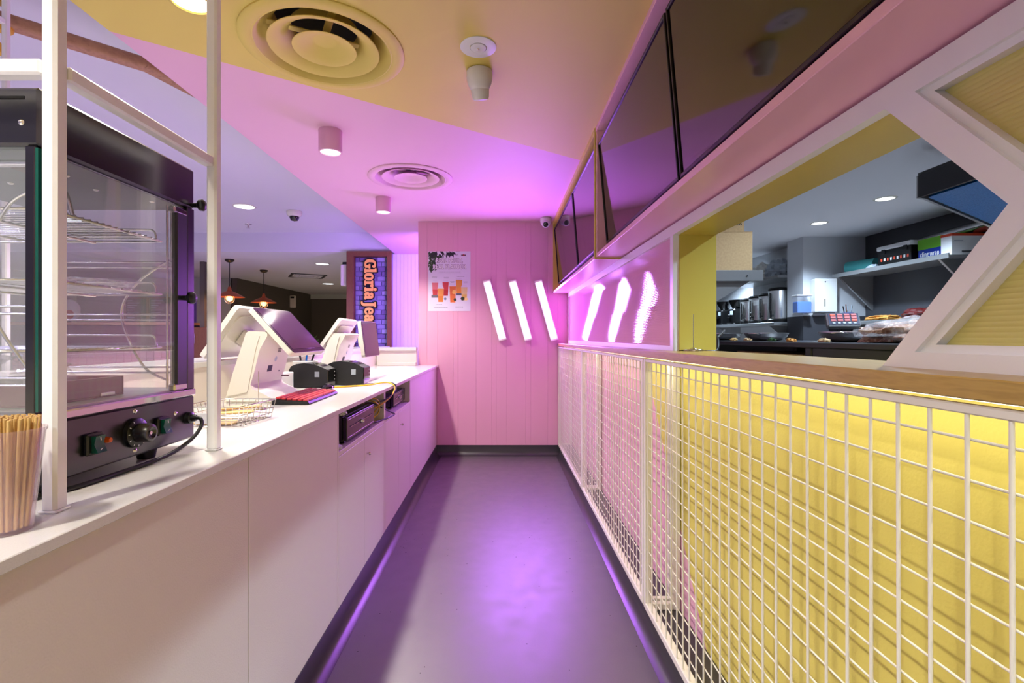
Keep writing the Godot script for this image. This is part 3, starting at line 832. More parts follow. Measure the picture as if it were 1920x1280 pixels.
# ---------- end wall things
func poster_image() -> ImageTexture:
	var W := 354
	var H := 500
	var im := Image.create(W, H, false, Image.FORMAT_RGB8)
	im.fill(Color(0.86, 0.85, 0.90))
	var fill := func(poly: Array, c: Color) -> void:
		var lo := Vector2(1e9, 1e9)
		var hi := -lo
		for p in poly:
			lo = lo.min(p)
			hi = hi.max(p)
		for y in range(maxi(0, int(lo.y)), mini(H, int(hi.y) + 1)):
			for x in range(maxi(0, int(lo.x)), mini(W, int(hi.x) + 1)):
				if Geometry2D.is_point_in_polygon(Vector2(x + 0.5, y + 0.5), PackedVector2Array(poly)):
					im.set_pixel(x, y, c)
	# palm leaves in the corner
	for i in 80:
		var a := Vector2(rng.randf_range(-5, 60), rng.randf_range(-5, 130)) if i % 2 else Vector2(rng.randf_range(0, 200), rng.randf_range(-10, 26))
		var dir := Vector2.from_angle(rng.randf_range(0.3, 2.2)) * rng.randf_range(34, 60)
		var sd := dir.orthogonal().normalized() * rng.randf_range(5, 11)
		fill.call([a, a + dir * 0.5 + sd, a + dir, a + dir * 0.5 - sd], [Color(0.05, 0.07, 0.07), Color(0.10, 0.20, 0.07), Color(0.07, 0.10, 0.12), Color(0.16, 0.27, 0.08)][i % 4])
	var cup := func(x: float, y0: float, y1: float, w: float, c: Color, c2: Color) -> void:
		fill.call([Vector2(x - w, y0), Vector2(x + w, y0), Vector2(x + w * 0.74, y1), Vector2(x - w * 0.74, y1)], c)
		fill.call([Vector2(x - w * 0.86, y0 + (y1 - y0) * 0.55), Vector2(x + w * 0.86, y0 + (y1 - y0) * 0.55), Vector2(x + w * 0.74, y1), Vector2(x - w * 0.74, y1)], c2)
		fill.call([Vector2(x - w, y0), Vector2(x - w * 0.7, y0 - 20), Vector2(x + w * 0.7, y0 - 20), Vector2(x + w, y0)], Color(0.84, 0.82, 0.88))
	fill.call([Vector2(26, 365), Vector2(88, 365), Vector2(88, 388), Vector2(26, 388)], Color(0.42, 0.41, 0.44))
	fill.call([Vector2(236, 352), Vector2(290, 352), Vector2(290, 368), Vector2(236, 368)], Color(0.38, 0.36, 0.42))
	cup.call(57, 262, 366, 26, Color(0.83, 0.42, 0.47), Color(0.79, 0.22, 0.25))
	cup.call(145, 258, 372, 26, Color(0.78, 0.22, 0.26), Color(0.70, 0.14, 0.19))
	cup.call(104, 312, 424, 27, Color(0.88, 0.58, 0.28), Color(0.85, 0.50, 0.20))
	cup.call(205, 292, 428, 28, Color(0.84, 0.43, 0.20), Color(0.88, 0.47, 0.22))
	cup.call(258, 240, 352, 27, Color(0.87, 0.58, 0.24), Color(0.90, 0.57, 0.22))
	cup.call(302, 300, 410, 27, Color(0.86, 0.77, 0.56), Color(0.85, 0.70, 0.36))
	for q in [[Vector2(218, 340), 20.0, Color(0.93, 0.72, 0.38)], [Vector2(225, 405), 14.0, Color(0.22, 0.26, 0.16)], [Vector2(288, 396), 18.0, Color(0.16, 0.20, 0.12)], [Vector2(318, 400), 15.0, Color(0.93, 0.84, 0.55)], [Vector2(142, 398), 12.0, Color(0.42, 0.45, 0.58)]]:
		var pts := []
		for k in 14:
			pts.append(q[0] + Vector2.from_angle(TAU * k / 14) * q[1] * (1.0 if k % 2 else 0.8))
		fill.call(pts, q[2])
	# rows of fine print, too small to read
	for q in [[88, 172, 270, 0], [84, 180, 274, 0], [30, 212, 74, 1], [34, 219, 70, 1], [130, 216, 172, 1], [134, 223, 168, 1], [240, 210, 300, 1], [184, 252, 224, 1], [190, 260, 216, 1], [294, 254, 330, 1], [298, 262, 326, 1], [62, 444, 118, 1], [46, 466, 160, 1], [46, 470, 160, 1], [224, 464, 292, 1], [228, 468, 288, 1], [234, 0, 266, 1]]:
		var x: int = q[0]
		while x < q[2]:
			var w := rng.randi_range(2, 6)
			im.fill_rect(Rect2i(x, q[1], w, 2), Color(0.30, 0.28, 0.34) if q[3] else Color(0.50, 0.47, 0.54))
			x += w + 2
	im.fill_rect(Rect2i(276, 26, 40, 9), Color(0.25, 0.2, 0.22))
	im.fill_rect(Rect2i(290, 23, 14, 15), Color(0.62, 0.20, 0.20))
	im.fill_rect(Rect2i(224, 24, 28, 8), Color(0.66, 0.63, 0.70))
	return ImageTexture.create_from_image(im)

func letters(text: String, size: float, depth: float, serif := false, bold := true) -> TextMesh:
	var t := TextMesh.new()
	var f := SystemFont.new()
	f.font_names = PackedStringArray(["Droid Serif" if serif else "Droid Sans"])
	f.font_weight = 700 if bold else 400
	t.font = f
	t.font_size = 64
	t.pixel_size = size / 64.0 / 0.72
	t.depth = depth
	t.text = text
	return t

func joined(src: Mesh, at: Array, basis := Basis.IDENTITY) -> ArrayMesh:
	var st := SurfaceTool.new()
	st.begin(Mesh.PRIMITIVE_TRIANGLES)
	for p in at:
		st.append_from(src, 0, Transform3D(basis, p))
	return st.commit()

func build_end_wall_things() -> void:
	for q in [[-0.07, "leaning light tube on the pink wall nearest the poster"], [0.20, "middle one of the three leaning light tubes on the pink wall"], [0.472, "leaning light tube on the pink wall nearest the wire mesh"]]:
		violet_tube(q[0], 1.525, 5.18, deg_to_rad(15.5), q[1])
	for k in 3:
		violet_tube(-0.75 + 0.26 * k, 1.75, 5.60, deg_to_rad(15.5), ["violet light tube on the hidden back of the pink pier, nearest the brick sign", "middle violet light tube on the hidden back of the pink pier", "violet light tube on the hidden back of the pink pier, farthest from the brick sign"][k], true, 3.2, Color(0.68, 0.46, 1.0))
	var t := thing("poster", "fruit drinks poster with white headline and palm leaves on the pink wall", "poster", P(-0.548, 1.835, 5.18))
	part(t, "sheet", MB.new().box(Vector3(0, 0, 0.001), Vector3(0.446, 0.63, 0.002), 0.0).mesh(), M.label_white)
	var m := mat("poster_print", Color(1, 1, 1), 0.45)
	m.albedo_texture = poster_image()
	part(t, "print", MB.new().uv_quad(Vector3(-0.222, -0.314, 0.0026), Vector3(0.222, -0.314, 0.0026), Vector3(0.222, 0.314, 0.0026), Vector3(-0.222, 0.314, 0.0026), Vector3(0, 0, 1)).mesh(), m)
	mat("headline_edge", Color(0.45, 0.30, 0.45), 0.5)
	var line_at := [[ "REAL FRUIT,", 0.218], ["REAL FLAVOUR", 0.152]]
	for q in line_at:
		var tm := letters(q[0], 0.046, 0.0006)
		var ring := []
		for k in 8:
			ring.append(Vector3(cos(TAU * k / 8), sin(TAU * k / 8), 0) * 0.0028 + Vector3(0, 0, 0.00006 * k))
		var sq := Basis.from_scale(Vector3(0.78, 1, 1))
		part(t, "headline", joined(tm, ring, sq), M.headline_edge, Vector3(0.0, q[1], 0.0030))
		part(t, "headline", joined(tm, [Vector3.ZERO], sq), M.white_print, Vector3(0.0, q[1], 0.0044))

func build_sign() -> void:
	var t := thing("brick_sign", "tall lavender brick sign in a walnut frame with orange lettering", "sign", P(-1.915, 0.0, 7.2))
	pb(t, "backing", -2.23, -1.60, 0.0, 2.48, 7.17, 7.30, M.mortar, 0.0)
	for q in [[-2.236, -2.132, 0.0, 2.484], [-1.652, -1.592, 0.0, 2.484]]:
		pb(t, "frame_stile", q[0], q[1], q[2], q[3], 7.08, 7.172, M.walnut, 0.003)
	pb(t, "frame_rail", -2.132, -1.652, 2.41, 2.484, 7.08, 7.172, M.walnut, 0.003)
	var cell := 0.128
	var kinds := []
	for k in 4:
		kinds.append(MB.new().box(Vector3.ZERO, Vector3(cell - 0.009, 0.061, 0.03), 0.004).mesh())
	var half := MB.new().box(Vector3.ZERO, Vector3(cell / 2 - 0.009, 0.061, 0.03), 0.004).mesh()
	for r in 22:
		var y := 2.374 - r * 0.070
		var x := -2.132 + (0.0 if r % 2 else -cell / 2)
		while x < -1.652 - 0.02:
			var lo := maxf(x, -2.132)
			var hi := minf(x + cell, -1.652)
			if hi - lo > 0.03:
				var whole := hi - lo > cell - 0.001
				var ms: Mesh = kinds[0] if whole else MB.new().box(Vector3.ZERO, Vector3(hi - lo - 0.009, 0.061, 0.03), 0.004).mesh()
				part(t, "brick", ms, M["sign_brick_%d" % rng.randi_range(0, 3)], P((lo + hi) / 2, y, 7.165 - rng.randf_range(0.0, 0.006)) - origin(t))
			x += cell
	# lettering runs downwards, letter tops to the right
	var turn := Basis(Vector3(0, 0, 1), -PI / 2)
	var y := 2.372
	for ch in "Gloria Jean's":
		if ch == " ":
			y -= 0.035
			continue
		var tm := letters(ch, 0.155, 0.012, true)
		var bb := tm.get_aabb()
		var ring := []
		for k in 10:
			ring.append(Vector3(cos(TAU * k / 10), sin(TAU * k / 10), 0) * 0.024 + Vector3(0, 0, 0.0004 * k))
		var fat := []
		for k in 10:
			fat.append(Vector3(cos(TAU * k / 10), sin(TAU * k / 10), 0) * 0.0065 + Vector3(0, 0, 0.004 + 0.0004 * k))
		var sq := Basis.from_scale(Vector3(0.86, 1.0, 1))
		var w := bb.size.x * 0.86
		y -= w / 2
		tm.vertical_alignment = VERTICAL_ALIGNMENT_CENTER
		part(t, "letter_edge", joined(tm, ring, sq), M.black_print, P(-1.905, y, 7.128) - origin(t), turn)
		part(t, "letter", joined(tm, fat, sq), M.letter_orange, P(-1.905, y, 7.122) - origin(t), turn)
		y -= w / 2 + 0.010
	t = thing("wall_speaker", "small white wall box on the left edge of the brick sign's frame", "speaker", P(-2.29, 2.10, 7.2))
	pb(t, "box", -2.34, -2.245, 1.99, 2.30, 7.13, 7.24, M.white_plastic, 0.012)
	pb(t, "bracket", -2.32, -2.26, 2.30, 2.34, 7.16, 7.22, M.black_plastic, 0.003)

# ---------- things on the counter
func build_post_frame() -> void:
	var t := thing("post_frame", "white square tube frame standing on the worktop around the black warmer", "frame", P(-0.76, 0.952, 1.07))
	for q in [[-0.778, -0.751, 0.826, 0.853], [-0.772, -0.745, 1.281, 1.308], [-1.285, -1.258, 0.826, 0.853]]:
		var top := CEIL if q[0] > -1.0 else 2.40
		var p := pb(t, "post", q[0], q[1], 0.953, top, q[2], q[3], M.white_steel, 0.005)
		pb(p, "weld_foot", q[0] - 0.002, q[1] + 0.002, 0.9525, 0.9565, q[2] - 0.002, q[3] + 0.002, M.white_steel, 0.001)
	pb(t, "cross_rail", -1.258, -0.778, 1.693, 1.720, 0.826, 0.853, M.white_steel, 0.004)
	pb(t, "cross_rail", -0.776, -0.749, 1.693, 1.720, 0.853, 1.281, M.white_steel, 0.004)
	# hanging frame farther out in the shop
	t = thing("hanging_frame", "white hanging steel frame at the upper left behind the near post", "frame", P(-2.02, 2.5, 2.0))
	pb(t, "post", -2.031, -2.009, 0.0, 2.77, 1.99, 2.012, M.white_steel, 0.004)
	pb(t, "side_rail", -2.031, -2.009, 2.515, 2.537, 1.2, 1.99, M.white_steel, 0.003)
	t = thing("fruit_net", "yellow fruit shapes hanging at the far upper left corner", "decoration", P(-2.14, 2.45, 2.05))
	for k in 5:
		pw(t, "fruit", MB.new().lump(P(-2.125 - 0.05 * (k % 2), 2.46 + 0.055 * k, 2.06 + 0.02 * (k % 3)), Vector3(0.03, 0.034, 0.03), fast(k), 0.08), [M.cable_yellow, M.food_gold][k % 2])
	pw(t, "hanging_cord", MB.new().tube(line(P(-2.15, 2.70, 2.06), P(-2.15, 2.77, 2.06)), 0.004, 6), M.cable_black)

func fast(s: int, f := 0.02) -> FastNoiseLite:
	var n := FastNoiseLite.new()
	n.seed = s
	n.frequency = f
	n.fractal_octaves = 3
	return n

func build_straw_cup() -> void:
	var t := thing("plastic_cup", "tall clear pink plastic cup full of wooden stirrers at the left edge", "cup", P(-0.757, 0.9525, 0.75))
	part(t, "cup_wall", MB.new().lathe([Vector2(0, 0.001), Vector2(0.029, 0.0), Vector2(0.031, 0.004), Vector2(0.0455, 0.150), Vector2(0.0475, 0.153), Vector2(0.0475, 0.157), Vector2(0.0445, 0.157), Vector2(0.0295, 0.006), Vector2(0.0, 0.005)], 36).mesh(), M.pink_cup_plastic)
	var first: Node3D = null
	var stick := MB.new().tube(line(Vector3.ZERO, Vector3(0, 0.168, 0)), 0.0023, 6).mesh()
	var n := 0
	for k in 72:
		var r := 0.027 * sqrt((k + 0.5) / 72.0)
		var a := k * 2.39996
		var foot := Vector3(cos(a) * r, 0.0065, sin(a) * r)
		var lean := Vector3(cos(a) * r * 0.55, 0.158 + rng.randf_range(-0.002, 0.004), sin(a) * r * 0.55) + Vector3(rng.randf_range(-1, 1), 0, rng.randf_range(-1, 1)) * 0.0012
		var o := MeshInstance3D.new()
		o.name = numbered("wooden_stirrer")
		o.mesh = stick
		o.material_override = M.bamboo
		var up := lean.normalized()
		var x := up.cross(Vector3.FORWARD).normalized()
		o.transform = Transform3D(Basis(x, up, x.cross(up)), t.position + foot)
		add_child(o)
		o.set_meta("label", "thin round wooden stirrer standing in the pink plastic cup")
		o.set_meta("category", "stirrer")
		o.set_meta("group", "wooden stirrers in the pink cup")

func build_warmer() -> void:
	var X := -0.842
	var L := -1.275
	var a := 0.893
	var b := 1.346
	var t := thing("display_warmer", "black countertop food display warmer with glass sides and wire racks", "food warmer", P((X + L) / 2, 0.9525, (a + b) / 2))
	pb(t, "base_box", L, X, 0.975, 1.090, a, b, M.black_enamel, 0.004)
	pb(t, "steel_rim", L - 0.003, X + 0.003, 1.090, 1.108, a - 0.003, b + 0.003, M.polished_steel, 0.003)
	pb(t, "floor_plate", L + 0.01, X - 0.012, 1.108, 1.112, a + 0.012, b - 0.012, M.brushed_steel, 0.0)
	# roof: an open downward tray
	var roof := pb(t, "roof_box", L, X, 1.598, 1.705, a, b, M.black_enamel, 0.005)
	pb(roof, "roof_trim", L + 0.012, X - 0.012, 1.594, 1.598, a + 0.012, b - 0.012, M.kitchen_grey, 0.0)
	pb(roof, "vent_slot", -1.0, -0.868, 1.682, 1.688, a - 0.001, a + 0.002, M.dark_hole, 0.0)
	pb(roof, "lit_label", -0.99, -0.925, 1.59, 1.594, 0.99, 1.03, M.red_plastic, 0.0)
	var screw := MB.new().lathe([Vector2(0, 0.0035), Vector2(0.003, 0.003), Vector2(0.0055, 0.001), Vector2(0.006, 0.0)], 12)
	var sm := screw.mesh()
	var toward := Basis(Vector3.RIGHT, PI / 2)      # faces the camera
	var aisle := Basis(Vector3(0, 0, 1), -PI / 2)   # faces +x
	part(roof, "screw", sm, M.chrome, P(-0.874, 1.640, a) - origin(roof), toward)
	for q in [[-0.93, 1.05], [-0.95, 1.15], [-1.1, 1.1], [-0.89, 1.25]]:
		part(roof, "screw", sm, M.chrome, P(q[0], 1.594, q[1]) - origin(roof), Basis(Vector3.RIGHT, PI))
	pw(roof, "heater_bar", MB.new().tube(line(P(-1.25, 1.578, 0.93), P(-0.875, 1.578, 0.93)), 0.007, 10), M.chrome)
	# corner posts
	for q in [[X - 0.026, X - 0.007, a, a + 0.020], [X - 0.020, X, b - 0.030, b], [L, L + 0.022, a, a + 0.022], [L, L + 0.022, b - 0.022, b]]:
		pb(t, "corner_post", q[0], q[1], 1.108, 1.598, q[2], q[3], M.black_enamel, 0.002)
	# glass: aisle side door in a grey frame, near side, far side, shop side
	var door := pb(t, "glass_door", X - 0.008, X - 0.003, 1.112, 1.594, a + 0.024, b - 0.075, M.clear_glass, 0.0)
	pb(door, "green_edge", X - 0.0062, X - 0.001, 1.112, 1.594, a, a + 0.018, M.glass_edge, 0.0)
	pb(door, "door_stile", X - 0.014, X + 0.002, 1.122, 1.575, b - 0.075, b - 0.032, M.kitchen_charcoal, 0.003)
	pb(door, "hinge_plate", X - 0.016, X + 0.003, 1.110, 1.128, b - 0.085, b - 0.032, M.polished_steel, 0.004)
	pb(door, "hinge_plate", X - 0.016, X + 0.003, 1.570, 1.588, b - 0.085, b - 0.032, M.polished_steel, 0.004)
	var knob := MB.new().lathe([Vector2(0, 0.036), Vector2(0.011, 0.034), Vector2(0.016, 0.028), Vector2(0.015, 0.020), Vector2(0.007, 0.014), Vector2(0.006, 0.0)], 20)
	part(door, "door_knob", knob.mesh(), M.black_plastic, P(X + 0.002, 1.352, b - 0.055) - origin(door), aisle)
	part(t, "roof_knob", knob.mesh(), M.black_plastic, P(X, 1.608, b - 0.008) - origin(t), aisle)
	pb(t, "glass_side", L + 0.022, X - 0.028, 1.112, 1.597, a + 0.004, a + 0.009, M.clear_glass, 0.0)
	pb(t, "glass_side", L + 0.022, X - 0.022, 1.112, 1.597, b - 0.010, b - 0.005, M.clear_glass, 0.0)
	pb(t, "glass_side", L + 0.004, L + 0.009, 1.112, 1.597, a + 0.024, b - 0.024, M.clear_glass, 0.0)
	# rack of chrome wire
	var up := MB.new()
	for q in [[-0.868, 1.292], [-0.868, 1.275], [-1.24, 1.29], [-1.24, 0.945], [-0.885, 0.94]]:
		up.tube(line(P(q[0], 1.115, q[1]), P(q[0], 1.592, q[1])), 0.003, 8)
	pw(t, "rack_upright", up, M.chrome)
	var lv := [1.498, 1.360, 1.222]
	for k in 3:
		var y: float = lv[k]
		var s := MB.new()
		s.tube(PackedVector3Array([P(-1.235, y, 0.95), P(-0.888, y, 0.95), P(-0.888, y, 1.28), P(-1.235, y, 1.28), P(-1.235, y, 0.95)]), 0.0032, 8)
		s.tube(line(P(-1.06, y - 0.004, 0.95), P(-1.06, y - 0.004, 1.28)), 0.0032, 8)
		var sh := pw(t, "wire_shelf", s, M.chrome)
		var w := MB.new().tube(line(Vector3(-1.235, 0, 0), Vector3(-0.885, 0, 0)), 0.0017, 6).mesh()
		for i in 17:
			part(sh, "shelf_wire", w, M.chrome, Vector3(0, y + 0.0035, -(0.965 + i * 0.0185)) - origin(sh))
		# guard loop at the far side of the shelf, cross rails lower down
		pw(sh, "guard_loop", MB.new().tube(curve([P(-1.22, y + 0.004, 1.283), P(-1.21, y + 0.028, 1.284), P(-1.15, y + 0.032, 1.284), P(-0.95, y + 0.032, 1.284), P(-0.91, y + 0.028, 1.284), P(-0.902, y + 0.003, 1.283)], 5), 0.0026, 7), M.chrome)
		var rl := MB.new()
		for dy in [-0.052, -0.066]:
			rl.tube(line(P(-1.24, y + dy, 1.29), P(-0.862, y + dy, 1.29)), 0.0026, 7)
			rl.tube(line(P(-1.24, y + dy, 0.942), P(-0.868, y + dy, 0.942)), 0.0026, 7)
		pw(t, "side_rail", rl, M.chrome)
	var br := MB.new()
	br.tube(curve([P(-0.872, 1.45, 1.288), P(-0.95, 1.40, 1.292), P(-1.0, 1.33, 1.294), P(-0.99, 1.26, 1.294), P(-0.94, 1.17, 1.292), P(-0.875, 1.135, 1.288)], 7), 0.0032, 8)
	br.tube(curve([P(-0.90, 1.53, 0.94), P(-0.945, 1.50, 0.94), P(-0.98, 1.42, 0.94), P(-0.975, 1.30, 0.94), P(-0.93, 1.22, 0.94), P(-0.89, 1.17, 0.94)], 7), 0.0032, 8)
	br.tube(curve([P(-0.96, 1.592, 1.06), P(-0.96, 1.57, 1.06), P(-0.945, 1.562, 1.065), P(-0.935, 1.515, 1.07)], 5), 0.004, 8)
	br.tube(curve([P(-0.985, 1.592, 1.06), P(-0.985, 1.57, 1.06), P(-0.97, 1.562, 1.065), P(-0.96, 1.515, 1.07)], 5), 0.004, 8)
	pw(t, "rack_brace", br, M.chrome)
	# controls on the aisle face
	var scr: Array[Vector2] = [Vector2(1.128, 1.078), Vector2(1.128, 0.988), Vector2(1.268, 1.052), Vector2(0.92, 1.03)]
	for q in scr:
		part(t, "screw", sm, M.chrome, P(X, q.y, q.x) - origin(t), aisle)
	for d in [1.008, 1.212]:
		var sw := pb(t, "rocker_switch", X, X + 0.010, 1.008, 1.052, d - 0.021, d + 0.021, M.black_plastic, 0.003)
		part(sw, "rocker", MB.new().prism([Vector2(0, -0.017), Vector2(0.014, -0.017), Vector2(0.007, 0.0), Vector2(0.011, 0.017), Vector2(0, 0.017)], -0.012, 0.012).mesh(), M.dark_green, Vector3(0.004, 0, 0))
		part(sw, "mark", MB.new().box(Vector3.ZERO, Vector3(0.0008, 0.007, 0.0016)).mesh(), M.white_print, Vector3(0.0145, 0.011, 0), Basis(Vector3(0, 0, 1), 0.2))
		part(sw, "mark", MB.new().tube(PackedVector3Array([Vector3(0, 0.003, 0), Vector3(0, 0, 0.003), Vector3(0, -0.003, 0), Vector3(0, 0, -0.003), Vector3(0, 0.003, 0)]), 0.0006, 5).mesh(), M.white_print, Vector3(0.0172, -0.011, 0), Basis(Vector3(0, 0, 1), -0.4))
	part(t, "indicator_lens", MB.new().lathe([Vector2(0, 0.010), Vector2(0.005, 0.009), Vector2(0.006, 0.004), Vector2(0.007, 0.0)], 14).mesh(), M.orange_lens, P(X, 1.030, 1.047) - origin(t), aisle)
	var dial := part(t, "dial", MB.new().lathe([Vector2(0, 0.012), Vector2(0.026, 0.012), Vector2(0.033, 0.009), Vector2(0.034, 0.0)], 32).mesh(), M.black_plastic, P(X, 1.030, 1.125) - origin(t), aisle)
	part(dial, "grip", MB.new().lathe([Vector2(0, 0.036), Vector2(0.008, 0.037), Vector2(0.014, 0.042), Vector2(0.019, 0.041), Vector2(0.021, 0.036), Vector2(0.022, 0.012)], 28).mesh(), M.black_enamel)
	part(dial, "cap_screw", MB.new().lathe([Vector2(0, 0.040), Vector2(0.004, 0.0395), Vector2(0.0045, 0.036)], 12).mesh(), M.chrome)
	var ticks := MB.new()
	for k in 11:
		var th := deg_to_rad(-150.0 + 30.0 * k)
		ticks.box(Vector3(cos(th) * 0.0285, 0.0112, sin(th) * 0.0285), Vector3(0.005, 0.0008, 0.0016), 0.0, Basis(Vector3.UP, -th))
	stuff(part(dial, "scale_marks", ticks.mesh(), M.white_print))
	part(t, "cable_gland", MB.new().lathe([Vector2(0, 0.022), Vector2(0.008, 0.022), Vector2(0.010, 0.012), Vector2(0.015, 0.010), Vector2(0.016, 0.0)], 18).mesh(), M.black_plastic, P(X, 1.032, 1.318) - origin(t), aisle)
	pw(t, "power_cable", MB.new().tube(curve([P(X + 0.020, 1.032, 1.318), P(X + 0.034, 1.030, 1.318), P(X + 0.040, 1.012, 1.312), P(X + 0.036, 0.985, 1.28), P(X + 0.030, 0.965, 1.22), P(X + 0.026, 0.9585, 1.15), P(X + 0.02, 0.9575, 1.05), P(X + 0.012, 0.9575, 0.95), P(X - 0.02, 0.9575, 0.85)], 7), 0.0048, 10), M.cable_black)
	for q in [[X - 0.03, 1.205], [X - 0.03, 0.95], [L + 0.03, 1.28], [L + 0.03, 0.95]]:
		part(t, "rubber_foot", MB.new().lathe([Vector2(0, 0.0225), Vector2(0.023, 0.0225), Vector2(0.019, 0.001), Vector2(0.017, 0.0), Vector2(0, 0.0)], 20).mesh(), M.black_plastic, P(q[0], 0.9528, q[1]) - origin(t))
	# what lies inside
	var tr := thing("plum_tray", "low plum coloured tray on the floor of the black warmer", "tray", P(-1.0, 1.113, 1.02))
	pb(tr, "tray_base", -1.14, -0.90, 1.113, 1.117, 0.94, 1.17, M.plum_tray, 0.001)
	for q in [[-1.14, -0.90, 0.94, 0.945], [-1.14, -0.90, 1.165, 1.17], [-1.14, -1.135, 0.945, 1.165], [-0.905, -0.90, 0.945, 1.165]]:
		pb(tr, "tray_side", q[0], q[1], 1.117, 1.158, q[2], q[3], M.plum_tray, 0.001)
	pb(tr, "tray_clip", -0.906, -0.897, 1.116, 1.124, 1.10, 1.14, M.polished_steel, 0.001)
	var bag := thing("plastic_bag", "crumpled clear plastic bag lying in the plum tray of the warmer", "bag", P(-1.03, 1.12, 1.06))
	pw(bag, "film", MB.new().lump(P(-1.045, 1.165, 1.06), Vector3(0.075, 0.045, 0.085), fast(3), 0.55, 22, 34), M.clear_film)
	var sl := thing("bag_sleeve", "clear plastic sleeve lying on the middle wire shelf of the warmer", "bag", P(-0.98, 1.368, 1.17))
	pw(sl, "film", MB.new().lump(P(-0.985, 1.378, 1.18), Vector3(0.075, 0.012, 0.08), fast(5), 0.4, 18, 30), M.clear_film)

func pos_terminal(x: float, d: float, label: String, ob: Vector2, ot: Vector2, d0: float, d1: float, cb: Vector2, ct: Vector2) -> void:
	# x, d: middle of the foot; ob, ot: bottom and top of the operator screen's face; cb, ct: of the customer screen's face (x, height)
	var t := thing("pos_terminal", label, "till", P(x, 0.9525, d), "white tills with two screens")
	var y := 0.9525
	var prof := PackedVector2Array([Vector2(x - 0.116, y), Vector2(x + 0.100, y), Vector2(x + 0.102, y + 0.018), Vector2(x + 0.06, y + 0.040), Vector2(x + 0.012, y + 0.062), Vector2(x + 0.002, y + 0.080), Vector2(x + 0.022, y + 0.150), Vector2(x + 0.044, y + 0.240), Vector2(x + 0.078, y + 0.300), Vector2(x + 0.078, y + 0.312), Vector2(x + 0.068, y + 0.320), Vector2(x - 0.006, y + 0.322), Vector2(x - 0.018, y + 0.314), Vector2(x - 0.075, y + 0.14)])
	pw(t, "stand", MB.new().prism(prof, -(d - 0.185), -(d + 0.13)), M.white_plastic)
	pw(t, "stand_rim", MB.new().prism(PackedVector2Array([Vector2(x - 0.10, y + 0.03), Vector2(x - 0.01, y + 0.05), Vector2(x + 0.03, y + 0.25), Vector2(x + 0.045, y + 0.30), Vector2(x, y + 0.305), Vector2(x - 0.062, y + 0.14)]), -(d - 0.190), -(d + 0.135)), M.white_plastic)
	pb(t, "foot", x - 0.11, x + 0.102, y, y + 0.016, d - 0.19, d + 0.19, M.white_plastic, 0.007)
	# marks on the operator face of the stand
	var fn := Vector3(0.97, -0.22, 0).normalized()
	var fb := Basis(Vector3(0, 0, -1), fn.cross(Vector3(0, 0, -1)) * -1.0, fn)
	if fb.determinant() < 0:
		fb = Basis(Vector3(0, 0, 1), fb.y, fn)
	part(t, "sticker", MB.new().box(Vector3.ZERO, Vector3(0.045, 0.030, 0.001)).mesh(), M.black_print, Vector3(0.0215, 0.147, 0.04), fb)
	part(t, "badge", MB.new().prism(disc(0.013, 20), 0.0, 0.001).mesh(), M.sticker_grey, Vector3(0.031, 0.190, 0.0), fb)
	pb(t, "power_switch", x + 0.0135, x + 0.0165, y + 0.125, y + 0.150, d + 0.06, d + 0.075, M.black_plastic, 0.001)
	var dots := MB.new()
	for i in 5:
		for j in 3:
			dots.box(Vector3(i * 0.007, j * 0.007, 0), Vector3(0.0035, 0.0035, 0.001))
	stuff(part(t, "speaker_holes", dots.mesh(), M.dark_hole, Vector3(0.045, 0.238, -0.03), fb))
	pb(t, "hook", x + 0.012, x + 0.05, y + 0.098, y + 0.104, d + 0.10, d + 0.11, M.plum_tray, 0.002)
	for q in [[ob, ot, true], [cb, ct, false]]:
		var lo := Vector3(q[0].x, q[0].y, 0)
		var hi := Vector3(q[1].x, q[1].y, 0)
		var u := (hi - lo).normalized()
		var nrm := Vector3(u.y, -u.x, 0) if q[2] else Vector3(-u.y, u.x, 0)
		var b := Basis(u.cross(nrm), u, nrm)
		var c := (lo + hi) / 2 + Vector3(0, 0, -(d0 + d1) / 2)
		var w := d1 - d0
		var h := (hi - lo).length()
		var s := part(t, "operator_screen" if q[2] else "customer_screen", MB.new().prism(rrect(w, h, 0.018, 5), -0.026, -0.003).prism(rrect(w - 0.08, h - 0.08, 0.03, 5), -0.034, -0.026).mesh(), M.white_plastic, c - origin(t), b)
		part(s, "bezel", MB.new().prism(rrect(w - 0.006, h - 0.006, 0.015, 5), -0.003, -0.001).mesh(), M.screen_bezel)
		part(s, "glass", MB.new().prism(rrect(w - 0.044, h - 0.044, 0.002, 2), -0.001, 0.0).mesh(), M.screen_glass)
		part(t, "screen_arm", MB.new().box(Vector3(0, -0.01, -0.055), Vector3(0.10, 0.08, 0.05), 0.01).mesh(), M.white_plastic, c - origin(t), b)

